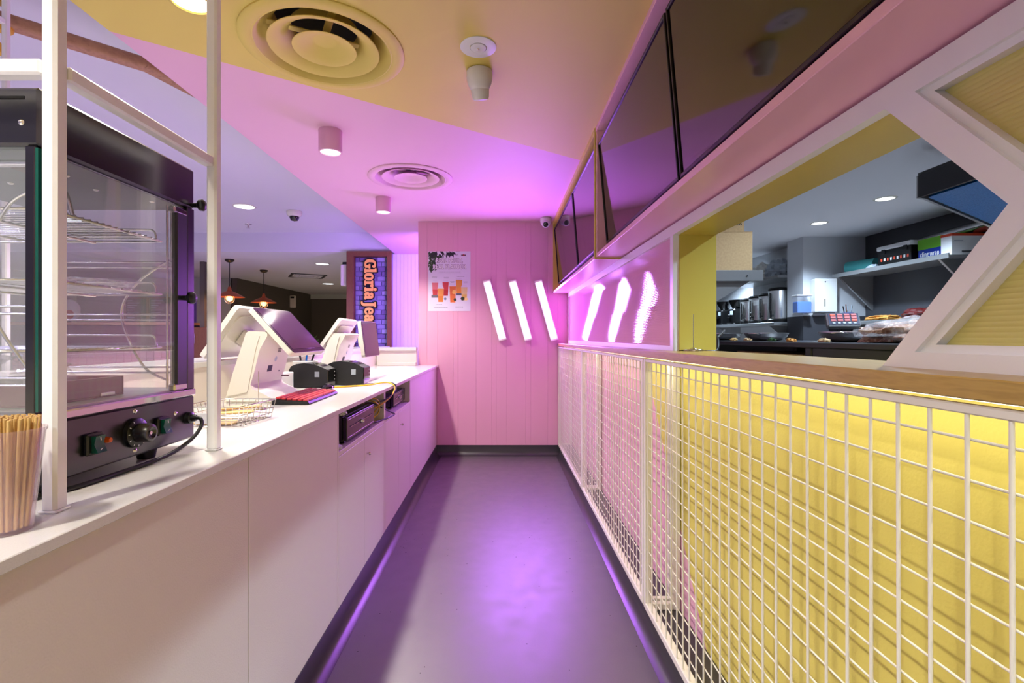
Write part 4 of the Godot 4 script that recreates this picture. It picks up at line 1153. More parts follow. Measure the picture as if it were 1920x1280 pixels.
func printer(x0: float, x1: float, d0: float, d1: float, h: float, label: String) -> void:
	var t := thing("receipt_printer", label, "printer", P((x0 + x1) / 2, 0.9525, (d0 + d1) / 2), "black receipt printers on the worktop")
	var y := 0.9525
	var w := x1 - x0
	var prof := PackedVector2Array([Vector2(x0, y + 0.004), Vector2(x1 - 0.02, y + 0.004), Vector2(x1 - 0.002, y + 0.012), Vector2(x1, y + 0.03), Vector2(x1, y + h * 0.74), Vector2(x0 + w * 0.78, y + h * 0.90), Vector2(x0 + w * 0.6, y + h * 0.97), Vector2(x0 + w * 0.4, y + h), Vector2(x0 + w * 0.2, y + h * 0.97), Vector2(x0 + w * 0.06, y + h * 0.88), Vector2(x0, y + h * 0.72)])
	pw(t, "body", MB.new().prism(prof, -d0, -d1), M.black_matte)
	pb(t, "front_cover", x1 - 0.004, x1 + 0.006, y + 0.034, y + h * 0.73, d0 + 0.004, d1 - 0.004, M.black_gloss, 0.003)
	pb(t, "paper_slot", x0 + w * 0.80, x0 + w * 0.84, y + h * 0.88, y + h * 0.895, d0 + 0.03, d1 - 0.03, M.polished_steel, 0.001)
	var lid := Basis(Vector3(0, 0, 1), -0.42)
	part(t, "lid", MB.new().box(Vector3.ZERO, Vector3(w * 0.36, 0.006, d1 - d0 - 0.02), 0.002).mesh(), M.black_gloss, Vector3(w * 0.27, h * 0.865, 0), lid)
	pb(t, "side_label", x0 + w * 0.68, x0 + w * 0.80, y + h * 0.44, y + h * 0.66, d0 - 0.001, d0 + 0.001, M.sticker_grey, 0.0)
	pb(t, "silver_foot", x1 - 0.02, x1 + 0.004, y + 0.006, y + 0.032, d0 + 0.012, d1 - 0.012, M.brushed_steel, 0.004)
	for k in 3:
		pb(t, "indicator", x1 + 0.006, x1 + 0.007, y + h * (0.28 + 0.16 * k), y + h * (0.28 + 0.16 * k) + 0.006, d1 - 0.035, d1 - 0.029, M.white_print, 0.0)
	for q in [[x0 + 0.02, d0 + 0.02], [x1 - 0.04, d0 + 0.02], [x0 + 0.02, d1 - 0.02], [x1 - 0.04, d1 - 0.02]]:
		pb(t, "rubber_foot", q[0] - 0.008, q[0] + 0.008, y, y + 0.0045, q[1] - 0.008, q[1] + 0.008, M.black_plastic, 0.001)

func cash_drawer(d0: float, d1: float, y0: float, y1: float, xf: float, label: String) -> void:
	var t := thing("cash_drawer", label, "cash drawer", P(xf - 0.2, y0 - 0.012, (d0 + d1) / 2), "black cash drawers under the worktop")
	pb(t, "case", xf - 0.38, xf - 0.022, y0, y1, d0 + 0.004, d1 - 0.004, M.black_enamel, 0.003)
	var f := pb(t, "drawer_front", xf - 0.02, xf, y0 + 0.002, y1 - 0.003, d0, d1, M.plum_enamel, 0.003)
	var w := d1 - d0
	var ym := (y0 + y1) / 2 + 0.006
	for q in [[0.09, 0.42], [0.58, 0.91]]:
		pb(f, "cheque_slot", xf - 0.002, xf + 0.0008, ym - 0.002, ym + 0.002, d0 + w * q[0], d0 + w * q[1], M.dark_hole, 0.0)
		pb(f, "slot_edge", xf - 0.001, xf + 0.0012, ym - 0.0035, ym - 0.0021, d0 + w * q[0], d0 + w * q[1], M.chrome, 0.0)
	for yy in [y0 + 0.014, y1 - 0.014]:
		pb(f, "groove_edge", xf - 0.001, xf + 0.001, yy - 0.0007, yy + 0.0007, d0 + 0.012, d1 - 0.012, M.chrome, 0.0)
	part(f, "lock", MB.new().lathe([Vector2(0, 0.012), Vector2(0.008, 0.011), Vector2(0.010, 0.008), Vector2(0.011, 0.0)], 18).mesh(), M.chrome, Vector3(0.010, 0.0, 0), Basis(Vector3(0, 0, 1), -PI / 2))
	for q in [[xf - 0.03, d0 + 0.03], [xf - 0.03, d1 - 0.03], [xf - 0.35, d0 + 0.03], [xf - 0.35, d1 - 0.03]]:
		pb(t, "rubber_foot", q[0] - 0.012, q[0] + 0.012, y0 - 0.0118, y0, q[1] - 0.012, q[1] + 0.012, M.black_plastic, 0.002)

func build_counter_things() -> void:
	M["plum_enamel"] = mat("plum_enamel", Color(0.13, 0.10, 0.14), 0.25)
	build_post_frame()
	build_straw_cup()
	build_warmer()
	pos_terminal(-1.13, 2.39, "nearer white till with tilted screen behind the red keyboard", Vector2(-0.93, 1.178), Vector2(-1.12, 1.386), 2.2, 2.6, Vector2(-1.36, 1.165), Vector2(-1.20, 1.395))
	pos_terminal(-1.10, 3.39, "farther white till with an upright screen behind the second printer", Vector2(-0.885, 1.115), Vector2(-0.915, 1.355), 3.2, 3.58, Vector2(-1.20, 1.18), Vector2(-1.065, 1.375))
	printer(-1.235, -1.013, 2.85, 2.995, 0.143, "nearer black receipt printer behind the red keyboard")
	printer(-1.075, -0.848, 3.01, 3.155, 0.148, "farther black receipt printer beside the yellow cable")
	# keyboard
	var t := thing("keyboard", "black keyboard with red keys lying on the white worktop", "keyboard", P(-0.928, 0.9525, 2.345))
	t.rotation.y = 0.03
	part(t, "tray", MB.new().prism([Vector2(-0.080, 0.0), Vector2(0.080, 0.0), Vector2(0.083, 0.006), Vector2(0.078, 0.014), Vector2(-0.070, 0.024), Vector2(-0.080, 0.020)], -0.205, 0.205).mesh(), M.black_plastic)
	var keys := MB.new()
	for r in 6:
		for c in 17:
			if r == 0 and c > 3 and c < 9:
				if c == 4:
					keys.box(Vector3(0.064 - r * 0.0235, 0.0185, 0.19 - 6.0 * 0.0237), Vector3(0.020, 0.010, 0.112), 0.002)
				continue
			keys.box(Vector3(0.064 - r * 0.0235, 0.0185 + r * 0.0019, 0.19 - c * 0.0237), Vector3(0.020, 0.010, 0.0205), 0.002)
	stuff(part(t, "keys", keys.mesh(), M.key_red))
	t = thing("computer_mouse", "shiny black mouse beside the far end of the red keyboard", "mouse", P(-0.955, 0.9525, 2.70))
	part(t, "shell", MB.new().lump(Vector3(0, 0.016, 0), Vector3(0.032, 0.022, 0.056), fast(9), 0.0, 14, 24).mesh(), M.black_gloss)
	part(t, "wheel", MB.new().lathe([Vector2(0, -0.004), Vector2(0.008, -0.004), Vector2(0.008, 0.004), Vector2(0, 0.004)], 14, Basis(Vector3(0, 0, 1), PI / 2)).mesh(), M.black_plastic, Vector3(0, 0.0345, 0.02))
	# wire basket with sachets
	t = thing("wire_basket", "low chrome wire basket of sachets on the worktop behind the far white post", "basket", P(-0.93, 0.9525, 1.70))
	var rim := MB.new()
	var lp := func(y: float, g: float) -> PackedVector3Array:
		return PackedVector3Array([P(-1.04 - g, y, 1.61 - g), P(-0.865 + g, y, 1.61 - g), P(-0.845 + g, y, 1.80 + g), P(-1.04 - g, y, 1.80 + g), P(-1.04 - g, y, 1.61 - g)])
	rim.tube(lp.call(1.020, 0.012), 0.0024, 8)
	pw(t, "rim", rim, M.chrome)
	for y in [0.9555, 0.972, 0.990]:
		pw(t, "hoop", MB.new().tube(lp.call(y, (y - 0.955) * 0.18), 0.0015, 6), M.chrome)
	var ups := MB.new()
	for side in 4:
		for k in 9:
			var f := k / 9.0
			var q0: PackedVector3Array = lp.call(0.9555, 0.0)
			var q1: PackedVector3Array = lp.call(1.020, 0.012)
			ups.tube(line(q0[side].lerp(q0[side + 1], f), q1[side].lerp(q1[side + 1], f)), 0.0011, 5, false)
	pw(t, "side_wire", ups, M.chrome)
	for k in 8:
		pw(t, "bottom_wire", MB.new().tube(line(P(-1.04, 0.9545, 1.62 + k * 0.025), P(-0.85, 0.9545, 1.62 + k * 0.025)), 0.0012, 5, false), M.chrome)
	pb(t, "tag", -1.0, -0.93, 0.965, 1.0, 1.601, 1.603, M.label_white, 0.0)
	for k in 4:
		var s := thing("sachet", ["flat beige sachet at the near side of the wire basket", "flat white sachet in the middle of the wire basket", "tan sachet leaning at the far side of the wire basket", "beige sachet on top in the wire basket"][k], "sachet", P(-0.96 + 0.01 * k, 0.962 + 0.012 * k, 1.65 + 0.035 * k), "sachets in the wire basket")
		part(s, "packet", MB.new().box(Vector3.ZERO, Vector3(0.13, 0.009, 0.045), 0.004, Basis(Vector3.UP, 0.2 * k)).mesh(), [M.cardboard, M.label_white, M.bamboo, M.cardboard][k])
	# spikes for paper slips
	t = thing("receipt_spike", "thin steel spike on the worktop before the nearer till", "spike", P(-1.0, 0.9525, 2.02))
	part(t, "spike", MB.new().tube(line(Vector3.ZERO, Vector3(0, 0.155, 0)), 0.0016, 8).mesh(), M.chrome)
	part(t, "base", MB.new().lathe([Vector2(0, 0.004), Vector2(0.028, 0.003), Vector2(0.03, 0.0), Vector2(0, 0)], 24).mesh(), M.chrome)
	t = thing("receipt_spike", "steel spike on a round chrome base on the tan ledge", "spike", P(0.765, 1.1925, 1.955))
	part(t, "spike", MB.new().tube(line(Vector3(0, 0.01, 0), Vector3(0, 0.147, 0)), 0.0016, 8).mesh(), M.chrome)
	part(t, "base", MB.new().lathe([Vector2(0, 0.016), Vector2(0.006, 0.015), Vector2(0.012, 0.011), Vector2(0.014, 0.009), Vector2(0.036, 0.008), Vector2(0.038, 0.006), Vector2(0.038, 0.002), Vector2(0.036, 0.0), Vector2(0, 0)], 28).mesh(), M.chrome)
	# small clutter behind the first printer
	t = thing("pen_box", "white box of pens with a blue clip between till and printer", "box", P(-1.23, 0.9525, 3.07))
	pb(t, "box", -1.285, -1.165, 0.9525, 1.10, 3.02, 3.12, M.label_white, 0.003)
	pb(t, "open_top", -1.279, -1.171, 1.0995, 1.1008, 3.026, 3.114, M.kitchen_grey, 0.0)
	for k in 3:
		var p := thing("marker_pen", ["black marker pen standing in the white pen box", "blue clip pen standing in the white pen box", "second black marker leaning in the white pen box"][k], "pen", P(-1.255 + 0.035 * k, 1.101, 3.07), "pens in the white box")
		part(p, "barrel", MB.new().tube(line(Vector3(0, 0, 0), Vector3(0.015 * (k - 0.6), 0.055, 0.004 * k)), 0.006, 10).mesh(), [M.black_plastic, M.liquid_blue, M.black_plastic][k])
		part(p, "cap", MB.new().tube(line(Vector3(0.015 * (k - 0.6), 0.055, 0.004 * k) * 0.7, Vector3(0.015 * (k - 0.6), 0.055, 0.004 * k) * 1.15), 0.007, 10).mesh(), [M.label_white, M.box_blue, M.sticker_grey][k])
	t = thing("paper_box", "small white box between the nearer till's foot and the nearer printer", "box", P(-1.215, 0.9525, 2.75))
	pb(t, "box", -1.275, -1.185, 0.9525, 1.05, 2.62, 2.80, M.label_white, 0.003)
	pb(t, "blue_stripe", -1.1852, -1.1842, 0.96, 1.04, 2.79, 2.795, M.sticker_grey, 0.0)
	cash_drawer(2.21, 2.68, 0.777, 0.886, -0.695, "nearer black cash drawer with chrome lock in the counter opening")
	cash_drawer(3.28, 3.665, 0.778, 0.870, -0.72, "farther black cash drawer in the second counter opening")
	t = thing("crumpled_paper", "crumpled white paper on top of the nearer cash drawer", "paper", P(-0.74, 0.887, 2.25))
	pw(t, "ball", MB.new().lump(P(-0.745, 0.899, 2.26), Vector3(0.03, 0.018, 0.035), fast(12), 0.5), M.label_white)
	t = thing("crumpled_paper", "crumpled paper scrap in the corner below the nearer cash drawer", "paper", P(-0.71, 0.7645, 2.10))
	pw(t, "ball", MB.new().lump(P(-0.712, 0.771, 2.115), Vector3(0.022, 0.012, 0.028), fast(13), 0.5), M.label_white)
	# cables over the edge
	t = thing("yellow_cable", "tangled yellow cable running over the worktop edge into the drawer opening", "cable", P(-0.8, 0.9525, 2.95))
	pw(t, "long_run", MB.new().tube(curve([P(-1.0, 0.957, 2.83), P(-0.90, 0.957, 2.90), P(-0.80, 0.958, 2.98), P(-0.72, 0.968, 3.03), P(-0.668, 0.957, 3.02), P(-0.652, 0.93, 3.0), P(-0.662, 0.89, 2.92), P(-0.70, 0.855, 2.80), P(-0.76, 0.84, 2.76), P(-0.80, 0.86, 2.80)], 7), 0.0042, 8), M.cable_yellow)
	pw(t, "loop", MB.new().tube(curve([P(-0.80, 0.86, 2.80), P(-0.76, 0.895, 2.74), P(-0.70, 0.892, 2.70), P(-0.682, 0.86, 2.74), P(-0.70, 0.81, 2.76), P(-0.75, 0.785, 2.72), P(-0.80, 0.80, 2.70), P(-0.78, 0.88, 2.76), P(-0.72, 0.90, 2.78), P(-0.70, 0.86, 2.82), P(-0.74, 0.80, 2.80)], 7), 0.0036, 8), M.cable_yellow)
	t = thing("black_cable", "black cable beside the yellow one, hanging out over the counter doors", "cable", P(-0.75, 0.9525, 2.95))
	pw(t, "run", MB.new().tube(curve([P(-0.98, 0.9575, 2.87), P(-0.85, 0.9575, 2.97), P(-0.72, 0.964, 3.06), P(-0.665, 0.957, 3.045), P(-0.650, 0.925, 3.02), P(-0.668, 0.89, 2.90), P(-0.72, 0.87, 2.78), P(-0.76, 0.88, 2.74), P(-0.73, 0.87, 2.80), P(-0.685, 0.82, 2.90), P(-0.665, 0.785, 3.0), P(-0.66, 0.772, 3.03), P(-0.672, 0.768, 2.92), P(-0.72, 0.770, 2.74), P(-0.76, 0.785, 2.71)], 7), 0.0042, 8), M.cable_black)

# ---------- kitchen behind the hatch
func carton(x0: float, x1: float, y0: float, y1: float, d0: float, d1: float, label: String, category := "box", m: Material = null) -> Node3D:
	var t := thing("carton", label, category, P((x0 + x1) / 2, y0, (d0 + d1) / 2))
	pb(t, "box", x0, x1, y0, y1 - 0.003, d0, d1, m if m else M.cardboard, 0.003)
	var xm := (x0 + x1) / 2
	for q in [[x0, xm - 0.001], [xm + 0.001, x1]]:
		pb(t, "flap", q[0], q[1], y1 - 0.003, y1, d0 - 0.001, d1 + 0.001, m if m else M.cardboard, 0.001)
	return t

func dome_pan(x: float, y: float, d: float, r: float, label: String) -> void:
	var t := thing("steel_pan", label, "pan", P(x, y, d), "shallow steel pans on the kitchen bench")
	part(t, "bowl", MB.new().lathe([Vector2(0, 0.002), Vector2(r * 0.55, 0.0), Vector2(r * 0.75, 0.008), Vector2(r * 0.92, 0.026), Vector2(r * 0.97, 0.040), Vector2(r, 0.042), Vector2(r, 0.045), Vector2(r * 0.95, 0.045), Vector2(r * 0.88, 0.026), Vector2(r * 0.5, 0.006), Vector2(0, 0.006)], 36).mesh(), M.urn_steel)
	for s in [-1, 1]:
		part(t, "handle", MB.new().tube(curve([Vector3(s * r * 0.98, 0.036, -0.03), Vector3(s * (r + 0.025), 0.04, -0.02), Vector3(s * (r + 0.025), 0.04, 0.02), Vector3(s * r * 0.98, 0.036, 0.03)], 5), 0.004, 8).mesh(), M.chrome, Vector3.ZERO, Basis(Vector3.UP, 0.6))

func urn(x: float, y: float, d: float, r: float, h: float, label: String, tag := true) -> void:
	var t := thing("coffee_urn", label, "urn", P(x, y, d), "chrome coffee urns on the kitchen shelf")
	part(t, "base", MB.new().lathe([Vector2(0, 0), Vector2(r * 1.05, 0), Vector2(r * 1.05, 0.035), Vector2(r * 0.98, 0.045), Vector2(0, 0.045)], 28).mesh(), M.black_plastic)
	part(t, "body", MB.new().lathe([Vector2(r, 0.045), Vector2(r, h - 0.05), Vector2(r * 0.97, h - 0.04)], 32).mesh(), M.urn_steel)
	part(t, "lid", MB.new().lathe([Vector2(r * 1.04, h - 0.045), Vector2(r * 1.05, h - 0.025), Vector2(r * 0.85, h - 0.006), Vector2(r * 0.4, h), Vector2(0, h)], 28).mesh(), M.black_plastic)
	part(t, "tap", MB.new().box(Vector3(-r - 0.025, 0.09, 0.0), Vector3(0.06, 0.022, 0.022), 0.005).box(Vector3(-r - 0.045, 0.12, 0.0), Vector3(0.016, 0.06, 0.02), 0.004).box(Vector3(-r - 0.045, 0.07, 0), Vector3(0.018, 0.03, 0.018), 0.004).mesh(), M.black_plastic, Vector3.ZERO, Basis(Vector3.UP, 0.5))
	part(t, "sight_tube", MB.new().tube(line(Vector3(-r - 0.008, 0.12, 0.03), Vector3(-r - 0.008, h - 0.08, 0.03)), 0.008, 8).mesh(), M.black_plastic)
	if tag:
		part(t, "label_card", MB.new().box(Vector3(-r * 0.62, h * 0.72, r * 0.82), Vector3(0.06, 0.07, 0.002), 0.0, Basis(Vector3.UP, -0.65)).mesh(), M.label_white)

func build_kitchen() -> void:
	for q in [[3.38, 4.32, "kitchen ceiling downlight nearer the steel hood"], [3.40, 5.25, "kitchen ceiling downlight over the column, farther from the hood"], [2.0, 1.2, "kitchen ceiling downlight out of the picture behind the yellow pane"], [1.75, 2.3, "kitchen ceiling downlight hidden above the hatch top"], [3.2, 7.6, "kitchen ceiling downlight hidden behind the cardboard boxes"]]:
		recessed_lamp(q[0], CEIL, q[1], q[2], "kitchen downlights", 7.0 if q[0] > 3.3 else (3.2 if q[0] < 1.8 else 12.0), Color(0.82, 0.91, 1.0), 0.075)
	# bench along the hatch
	var t := thing("kitchen_bench", "dark steel bench just behind the serving hatch", "bench", P(1.6, 0.0, 2.5))
	pb(t, "top", 1.24, 1.98, 1.205, 1.226, 0.9, 4.6, M.kitchen_charcoal, 0.003)
	pb(t, "front_panel", 1.255, 1.275, 0.12, 1.205, 0.9, 1.42, M.kitchen_charcoal, 0.002)
	pb(t, "front_panel", 1.255, 1.275, 0.12, 1.205, 1.424, 2.0, M.kitchen_charcoal, 0.002)
	pb(t, "shelf", 1.26, 1.96, 0.98, 1.0, 2.0, 4.58, M.brushed_steel, 0.002)
	pb(t, "back_panel", 1.95, 1.97, 0.0, 1.205, 0.9, 4.6, M.kitchen_grey, 0.0)
	for d in [0.92, 2.0, 3.2, 4.55]:
		for x in [1.27, 1.93]:
			pb(t, "leg", x - 0.02, x + 0.02, 0.0, 1.205, d - 0.02, d + 0.02, M.kitchen_charcoal, 0.003)
	carton(1.32, 1.62, 1.0005, 1.17, 2.15, 2.75, "flat cardboard carton on the shelf under the kitchen bench top")
	t = thing("storage_tub", "dark tub on the shelf under the bench beside the carton", "tub", P(1.45, 1.0005, 3.05))
	pb(t, "tub_body", 1.32, 1.60, 1.0005, 1.13, 2.88, 3.14, M.black_plastic, 0.01)
	pb(t, "tub_lid", 1.31, 1.61, 1.13, 1.145, 2.87, 3.15, M.sticker_grey, 0.004)
	dome_pan(1.52, 1.2265, 2.13, 0.125, "shallow steel pan under the red keyed scale")
	dome_pan(1.50, 1.2265, 2.78, 0.115, "shallow steel pan in the middle of the bench, with scraps beside it")
	dome_pan(1.50, 1.2265, 3.36, 0.135, "shallow steel pan nearest the yellow jamb")
	for k in 6:
		var f := thing("food_scrap", ["golden pastry scrap left of the middle pan", "thin pastry strip on the rim of the middle pan", "tan crust by the middle pan's far rim", "green leaf scrap in the pan under the scale", "pale crust beside the pan under the scale", "brown crumb lump between the two pans"][k], "food", P(1.335, 1.2265, 3.06 - 0.20 * k))
		pw(f, "piece", MB.new().lump(P(1.335 + 0.02 * (k % 2), 1.2325, 3.06 - 0.20 * k), Vector3(0.018, 0.010, 0.026), fast(60 + k), 0.5), [M.food_gold, M.bamboo, M.cardboard, M.leaf_green, M.food_gold, M.cardboard][k])
	t = thing("meat_bag", "large clear bag of sliced meat piled on the bench under the white frame", "bag", P(1.50, 1.2265, 1.80))
	pw(t, "slices", MB.new().lump(P(1.52, 1.256, 1.80), Vector3(0.17, 0.052, 0.13), fast(22), 0.35, 20, 32), M.meat)
	pw(t, "film", MB.new().lump(P(1.52, 1.2595, 1.80), Vector3(0.185, 0.058, 0.145), fast(23), 0.25, 24, 38), M.clear_film)
	t = thing("hose", "black hose and steel rod arching by the yellow jamb", "hose", P(1.3, 1.2, 2.6))
	pw(t, "hose_loop", MB.new().tube(curve([P(0.98, 1.17, 2.32), P(1.03, 1.19, 2.34), P(1.06, 1.25, 2.42), P(1.04, 1.29, 2.52), P(1.0, 1.31, 2.6), P(0.94, 1.315, 2.62)], 8), 0.008, 8), M.cable_black)
	pw(t, "steel_rod", MB.new().tube(line(P(1.0, 1.185, 2.40), P(1.25, 1.285, 2.75)), 0.006, 8), M.chrome)
	pw(t, "valve", MB.new().lump(P(0.99, 1.185, 2.32), Vector3(0.02, 0.035, 0.02), fast(8), 0.1), M.sticker_grey)
	pb(t, "wall_plate", 0.90, 1.0, 1.02, 1.165, 2.28, 2.36, M.brushed_steel, 0.003)
	# scale with red keys
	t = thing("kitchen_scale", "scale display with twelve red keys on a post above the pans", "scale", P(1.62, 1.2265, 2.32))
	var tilt := Basis(Vector3.UP, -0.35) * Basis(Vector3.RIGHT, -0.55)
	pw(t, "post", MB.new().tube(line(P(1.63, 1.227, 2.36), P(1.63, 1.30, 2.36)), 0.008, 8), M.black_plastic)
	pb(t, "foot_plate", 1.56, 1.70, 1.2265, 1.233, 2.30, 2.42, M.black_plastic, 0.002)
	var hd := part(t, "head", MB.new().box(Vector3.ZERO, Vector3(0.135, 0.075, 0.035), 0.006).mesh(), M.brushed_steel, Vector3(0.0, 0.098, -0.01), tilt)
	part(hd, "face", MB.new().box(Vector3(0, 0, 0.018), Vector3(0.122, 0.064, 0.002)).mesh(), M.navy_plastic)
	var kk := MB.new().box(Vector3.ZERO, Vector3(0.022, 0.011, 0.004), 0.001).mesh()
	for r in 3:
		for c in 4:
			part(hd, "key", kk, M.key_pink if (r + c) % 5 else M.orange_red, Vector3(-0.042 + c * 0.028, 0.022 - r * 0.015, 0.020))
	for c in 5:
		part(hd, "small_key", MB.new().box(Vector3.ZERO, Vector3(0.012, 0.007, 0.004), 0.001).mesh(), M.sticker_grey, Vector3(-0.042 + c * 0.021, -0.024, 0.020))
	t = thing("pen_cup", "dark blue cup of pens on the ledge left of the wall scale", "cup", P(4.14, 1.425, 5.86))
	part(t, "cup", MB.new().lathe([Vector2(0, 0), Vector2(0.05, 0), Vector2(0.06, 0.11), Vector2(0.055, 0.11), Vector2(0.047, 0.006), Vector2(0, 0.006)], 20).mesh(), M.box_blue)
	for k in 5:
		part(t, "pen", MB.new().tube(line(Vector3(0.02 * cos(k * 1.3), 0.01, 0.02 * sin(k * 1.3)), Vector3(0.05 * cos(k * 1.3), 0.19 + 0.01 * (k % 3), 0.05 * sin(k * 1.3))), 0.006, 6).mesh(), [M.black_plastic, M.sticker_grey, M.walnut][k % 3])
	# low shelf along the right wall with clutter
	t = thing("wall_bench", "steel wall shelf under the dark right wall, heaped with clutter", "shelf", P(4.2, 1.38, 4.6))
	pb(t, "shelf_board", 3.95, 4.428, 1.385, 1.424, 2.0, 5.96, M.brushed_steel, 0.003)
	for d in [2.6, 4.0, 5.6]:
		pw(t, "bracket", MB.new().prism([Vector2(4.0, 1.385), Vector2(4.428, 1.385), Vector2(4.428, 1.05)], -d, -d - 0.02), M.brushed_steel)
	t = thing("bread_heap", "orange crinkled packets at the left of the red bag", "packet", P(4.1, 1.4245, 5.3))
	pw(t, "packets", MB.new().lump(P(4.12, 1.444, 5.3), Vector3(0.12, 0.035, 0.20), fast(31), 0.5, 18, 28), M.food_gold)
	t = thing("red_bag", "crumpled red bag on the wall shelf", "bag", P(4.15, 1.4245, 4.85))
	pw(t, "bag", MB.new().lump(P(4.16, 1.464, 4.84), Vector3(0.14, 0.07, 0.19), fast(32), 0.35, 18, 28), M.red_plastic)
	t = thing("black_bag", "black plastic bag between the red bag and the bent paper", "bag", P(4.15, 1.4245, 4.45))
	pw(t, "bag", MB.new().lump(P(4.16, 1.48, 4.46), Vector3(0.14, 0.10, 0.14), fast(33), 0.4, 18, 28), M.black_gloss)
	t = thing("bent_paper", "curved brown paper sheet standing near the white frame", "paper", P(4.1, 1.4245, 4.15))
	pw(t, "sheet", MB.new().prism([Vector2(4.0, 1.425), Vector2(4.03, 1.47), Vector2(4.09, 1.56), Vector2(4.12, 1.68), Vector2(4.128, 1.68), Vector2(4.10, 1.555), Vector2(4.04, 1.465), Vector2(4.01, 1.425)], -4.05, -4.28), M.cardboard)
	# high shelf on the right wall
	t = thing("high_shelf", "long steel shelf high on the dark right wall, with bracket", "shelf", P(4.2, 1.95, 5.1))
	pb(t, "shelf_board", 4.0, 4.428, 1.965, 1.985, 4.38, 5.92, M.brushed_steel, 0.002)
	pb(t, "front_lip", 3.99, 4.003, 1.955, 2.0, 4.38, 5.92, M.brushed_steel, 0.002)
	for d in [4.5, 5.84]:
		pw(t, "bracket", MB.new().prism([Vector2(4.02, 1.964), Vector2(4.428, 1.964), Vector2(4.428, 1.56)], -d, -d - 0.025), M.brushed_steel)
	var y := 1.9855
	t = thing("cloth_roll", "teal cleaning cloth roll at the left end of the high shelf", "roll", P(4.15, y, 5.72))
	pw(t, "roll", MB.new().tube(line(P(4.10, y + 0.075, 5.80), P(4.20, y + 0.075, 5.49)), 0.072, 22), M.teal_cloth)
	pw(t, "core", MB.new().tube(line(P(4.099, y + 0.075, 5.803), P(4.1, y + 0.075, 5.79)), 0.02, 14), M.cardboard)
	t = thing("folded_cloth", "folded striped cloth beside the teal roll on the high shelf", "cloth", P(4.06, y, 5.45))
	pw(t, "folds", MB.new().lump(P(4.07, y + 0.0195, 5.36), Vector3(0.06, 0.035, 0.075), fast(44), 0.3), M.sticker_grey)
	t = thing("tool_case", "black case with red and white stripes and white lid on the high shelf", "case", P(4.2, y, 5.05))
	pb(t, "case_body", 4.02, 4.28, y, y + 0.17, 4.82, 5.24, M.black_plastic, 0.006)
	pb(t, "case_lid", 4.01, 4.29, y + 0.171, y + 0.215, 4.81, 5.25, M.label_white, 0.008)
	for k in 9:
		pb(t, "stripe", 4.018, 4.0205, y + 0.055, y + 0.085, 4.84 + k * 0.042, 4.861 + k * 0.042, M.label_white if k % 2 else M.orange_red, 0.0)
	for d in [4.88, 5.16]:
		pb(t, "latch", 4.012, 4.0205, y + 0.13, y + 0.185, d - 0.025, d + 0.025, M.black_plastic, 0.003)
	t = thing("wrap_box", "blue and green box of cling wrap on the high shelf", "box", P(4.15, y, 4.68))
	pb(t, "box", 4.06, 4.26, y, y + 0.20, 4.52, 4.78, M.box_blue, 0.003)
	pb(t, "green_band", 4.0585, 4.262, y + 0.10, y + 0.2005, 4.518, 4.782, M.box_green, 0.0)
	var tm := letters("cling wrap", 0.042, 0.001)
	var face_l := Basis(Vector3(0, 1, 0), -PI / 2)
	part(t, "lettering", joined(tm, [Vector3.ZERO], Basis.from_scale(Vector3(0.72, 1, 1))), M.white_print, P(4.0575, y + 0.05, 4.65) - origin(t), face_l)
	part(t, "lettering", joined(letters("cling wrap", 0.03, 0.001), [Vector3.ZERO], Basis.from_scale(Vector3(0.72, 1, 1))), M.white_print, P(4.16, y + 0.05, 4.5185) - origin(t))
	t = thing("phone_box", "white carton with orange top edge and a printed lamp, end of the high shelf", "box", P(4.18, y, 4.44))
	pb(t, "box", 4.03, 4.40, y, y + 0.19, 4.39, 4.50, M.label_white, 0.002)
	pb(t, "orange_edge", 4.0285, 4.4015, y + 0.168, y + 0.191, 4.388, 4.502, M.orange_red, 0.0)
	pw(t, "print", MB.new().tube(curve([P(4.12, y + 0.03, 4.3885), P(4.24, y + 0.035, 4.3885), P(4.28, y + 0.07, 4.3885), P(4.31, y + 0.125, 4.3885), P(4.35, y + 0.115, 4.3885)], 5), 0.006, 6), M.kitchen_charcoal)
	pb(t, "print_block", 4.05, 4.13, y + 0.12, y + 0.128, 4.387, 4.3885, M.sticker_grey, 0.0)
	t = thing("steel_duct", "shiny steel duct along the top of the dark right wall", "duct", P(4.38, 2.25, 4.6))
	pw(t, "duct_run", MB.new().tube(curve([P(4.37, 2.17, 5.5), P(4.35, 2.22, 5.0), P(4.34, 2.24, 4.6), P(4.34, 2.25, 4.2), P(4.34, 2.25, 3.4)], 5), 0.055, 18), M.polished_steel)
	# exhaust hood with blue film
	t = thing("exhaust_hood", "dark steel exhaust hood with blue film under it, top right of the hatch", "hood", P(3.0, 1.95, 2.2))
	pb(t, "front_panel", 2.715, 2.735, 2.154, 2.30, 0.6, 3.2, M.kitchen_charcoal, 0.002)
	pb(t, "top_panel", 2.715, 3.35, 2.30, 2.315, 0.6, 3.2, M.kitchen_charcoal, 0.002)
	pw(t, "end_panel", MB.new().prism([Vector2(2.716, 2.154), Vector2(2.76, 2.146), Vector2(3.25, 1.94), Vector2(3.34, 1.94), Vector2(3.34, 2.30), Vector2(2.716, 2.30)], -3.19, -3.21), M.brushed_steel)
	pw(t, "far_gutter", MB.new().prism([Vector2(3.20, 1.958), Vector2(3.24, 1.93), Vector2(3.36, 1.93), Vector2(3.36, 2.30), Vector2(3.33, 2.30), Vector2(3.33, 1.96)], -0.6, -3.19), M.brushed_steel)
	for k in 4:
		var d := 0.62 + k * 0.64
		pw(t, "filter_panel", MB.new().prism([Vector2(2.76, 2.150), Vector2(3.22, 1.956), Vector2(3.226, 1.970), Vector2(2.766, 2.164)], -d, -d - 0.632), M.film_blue)
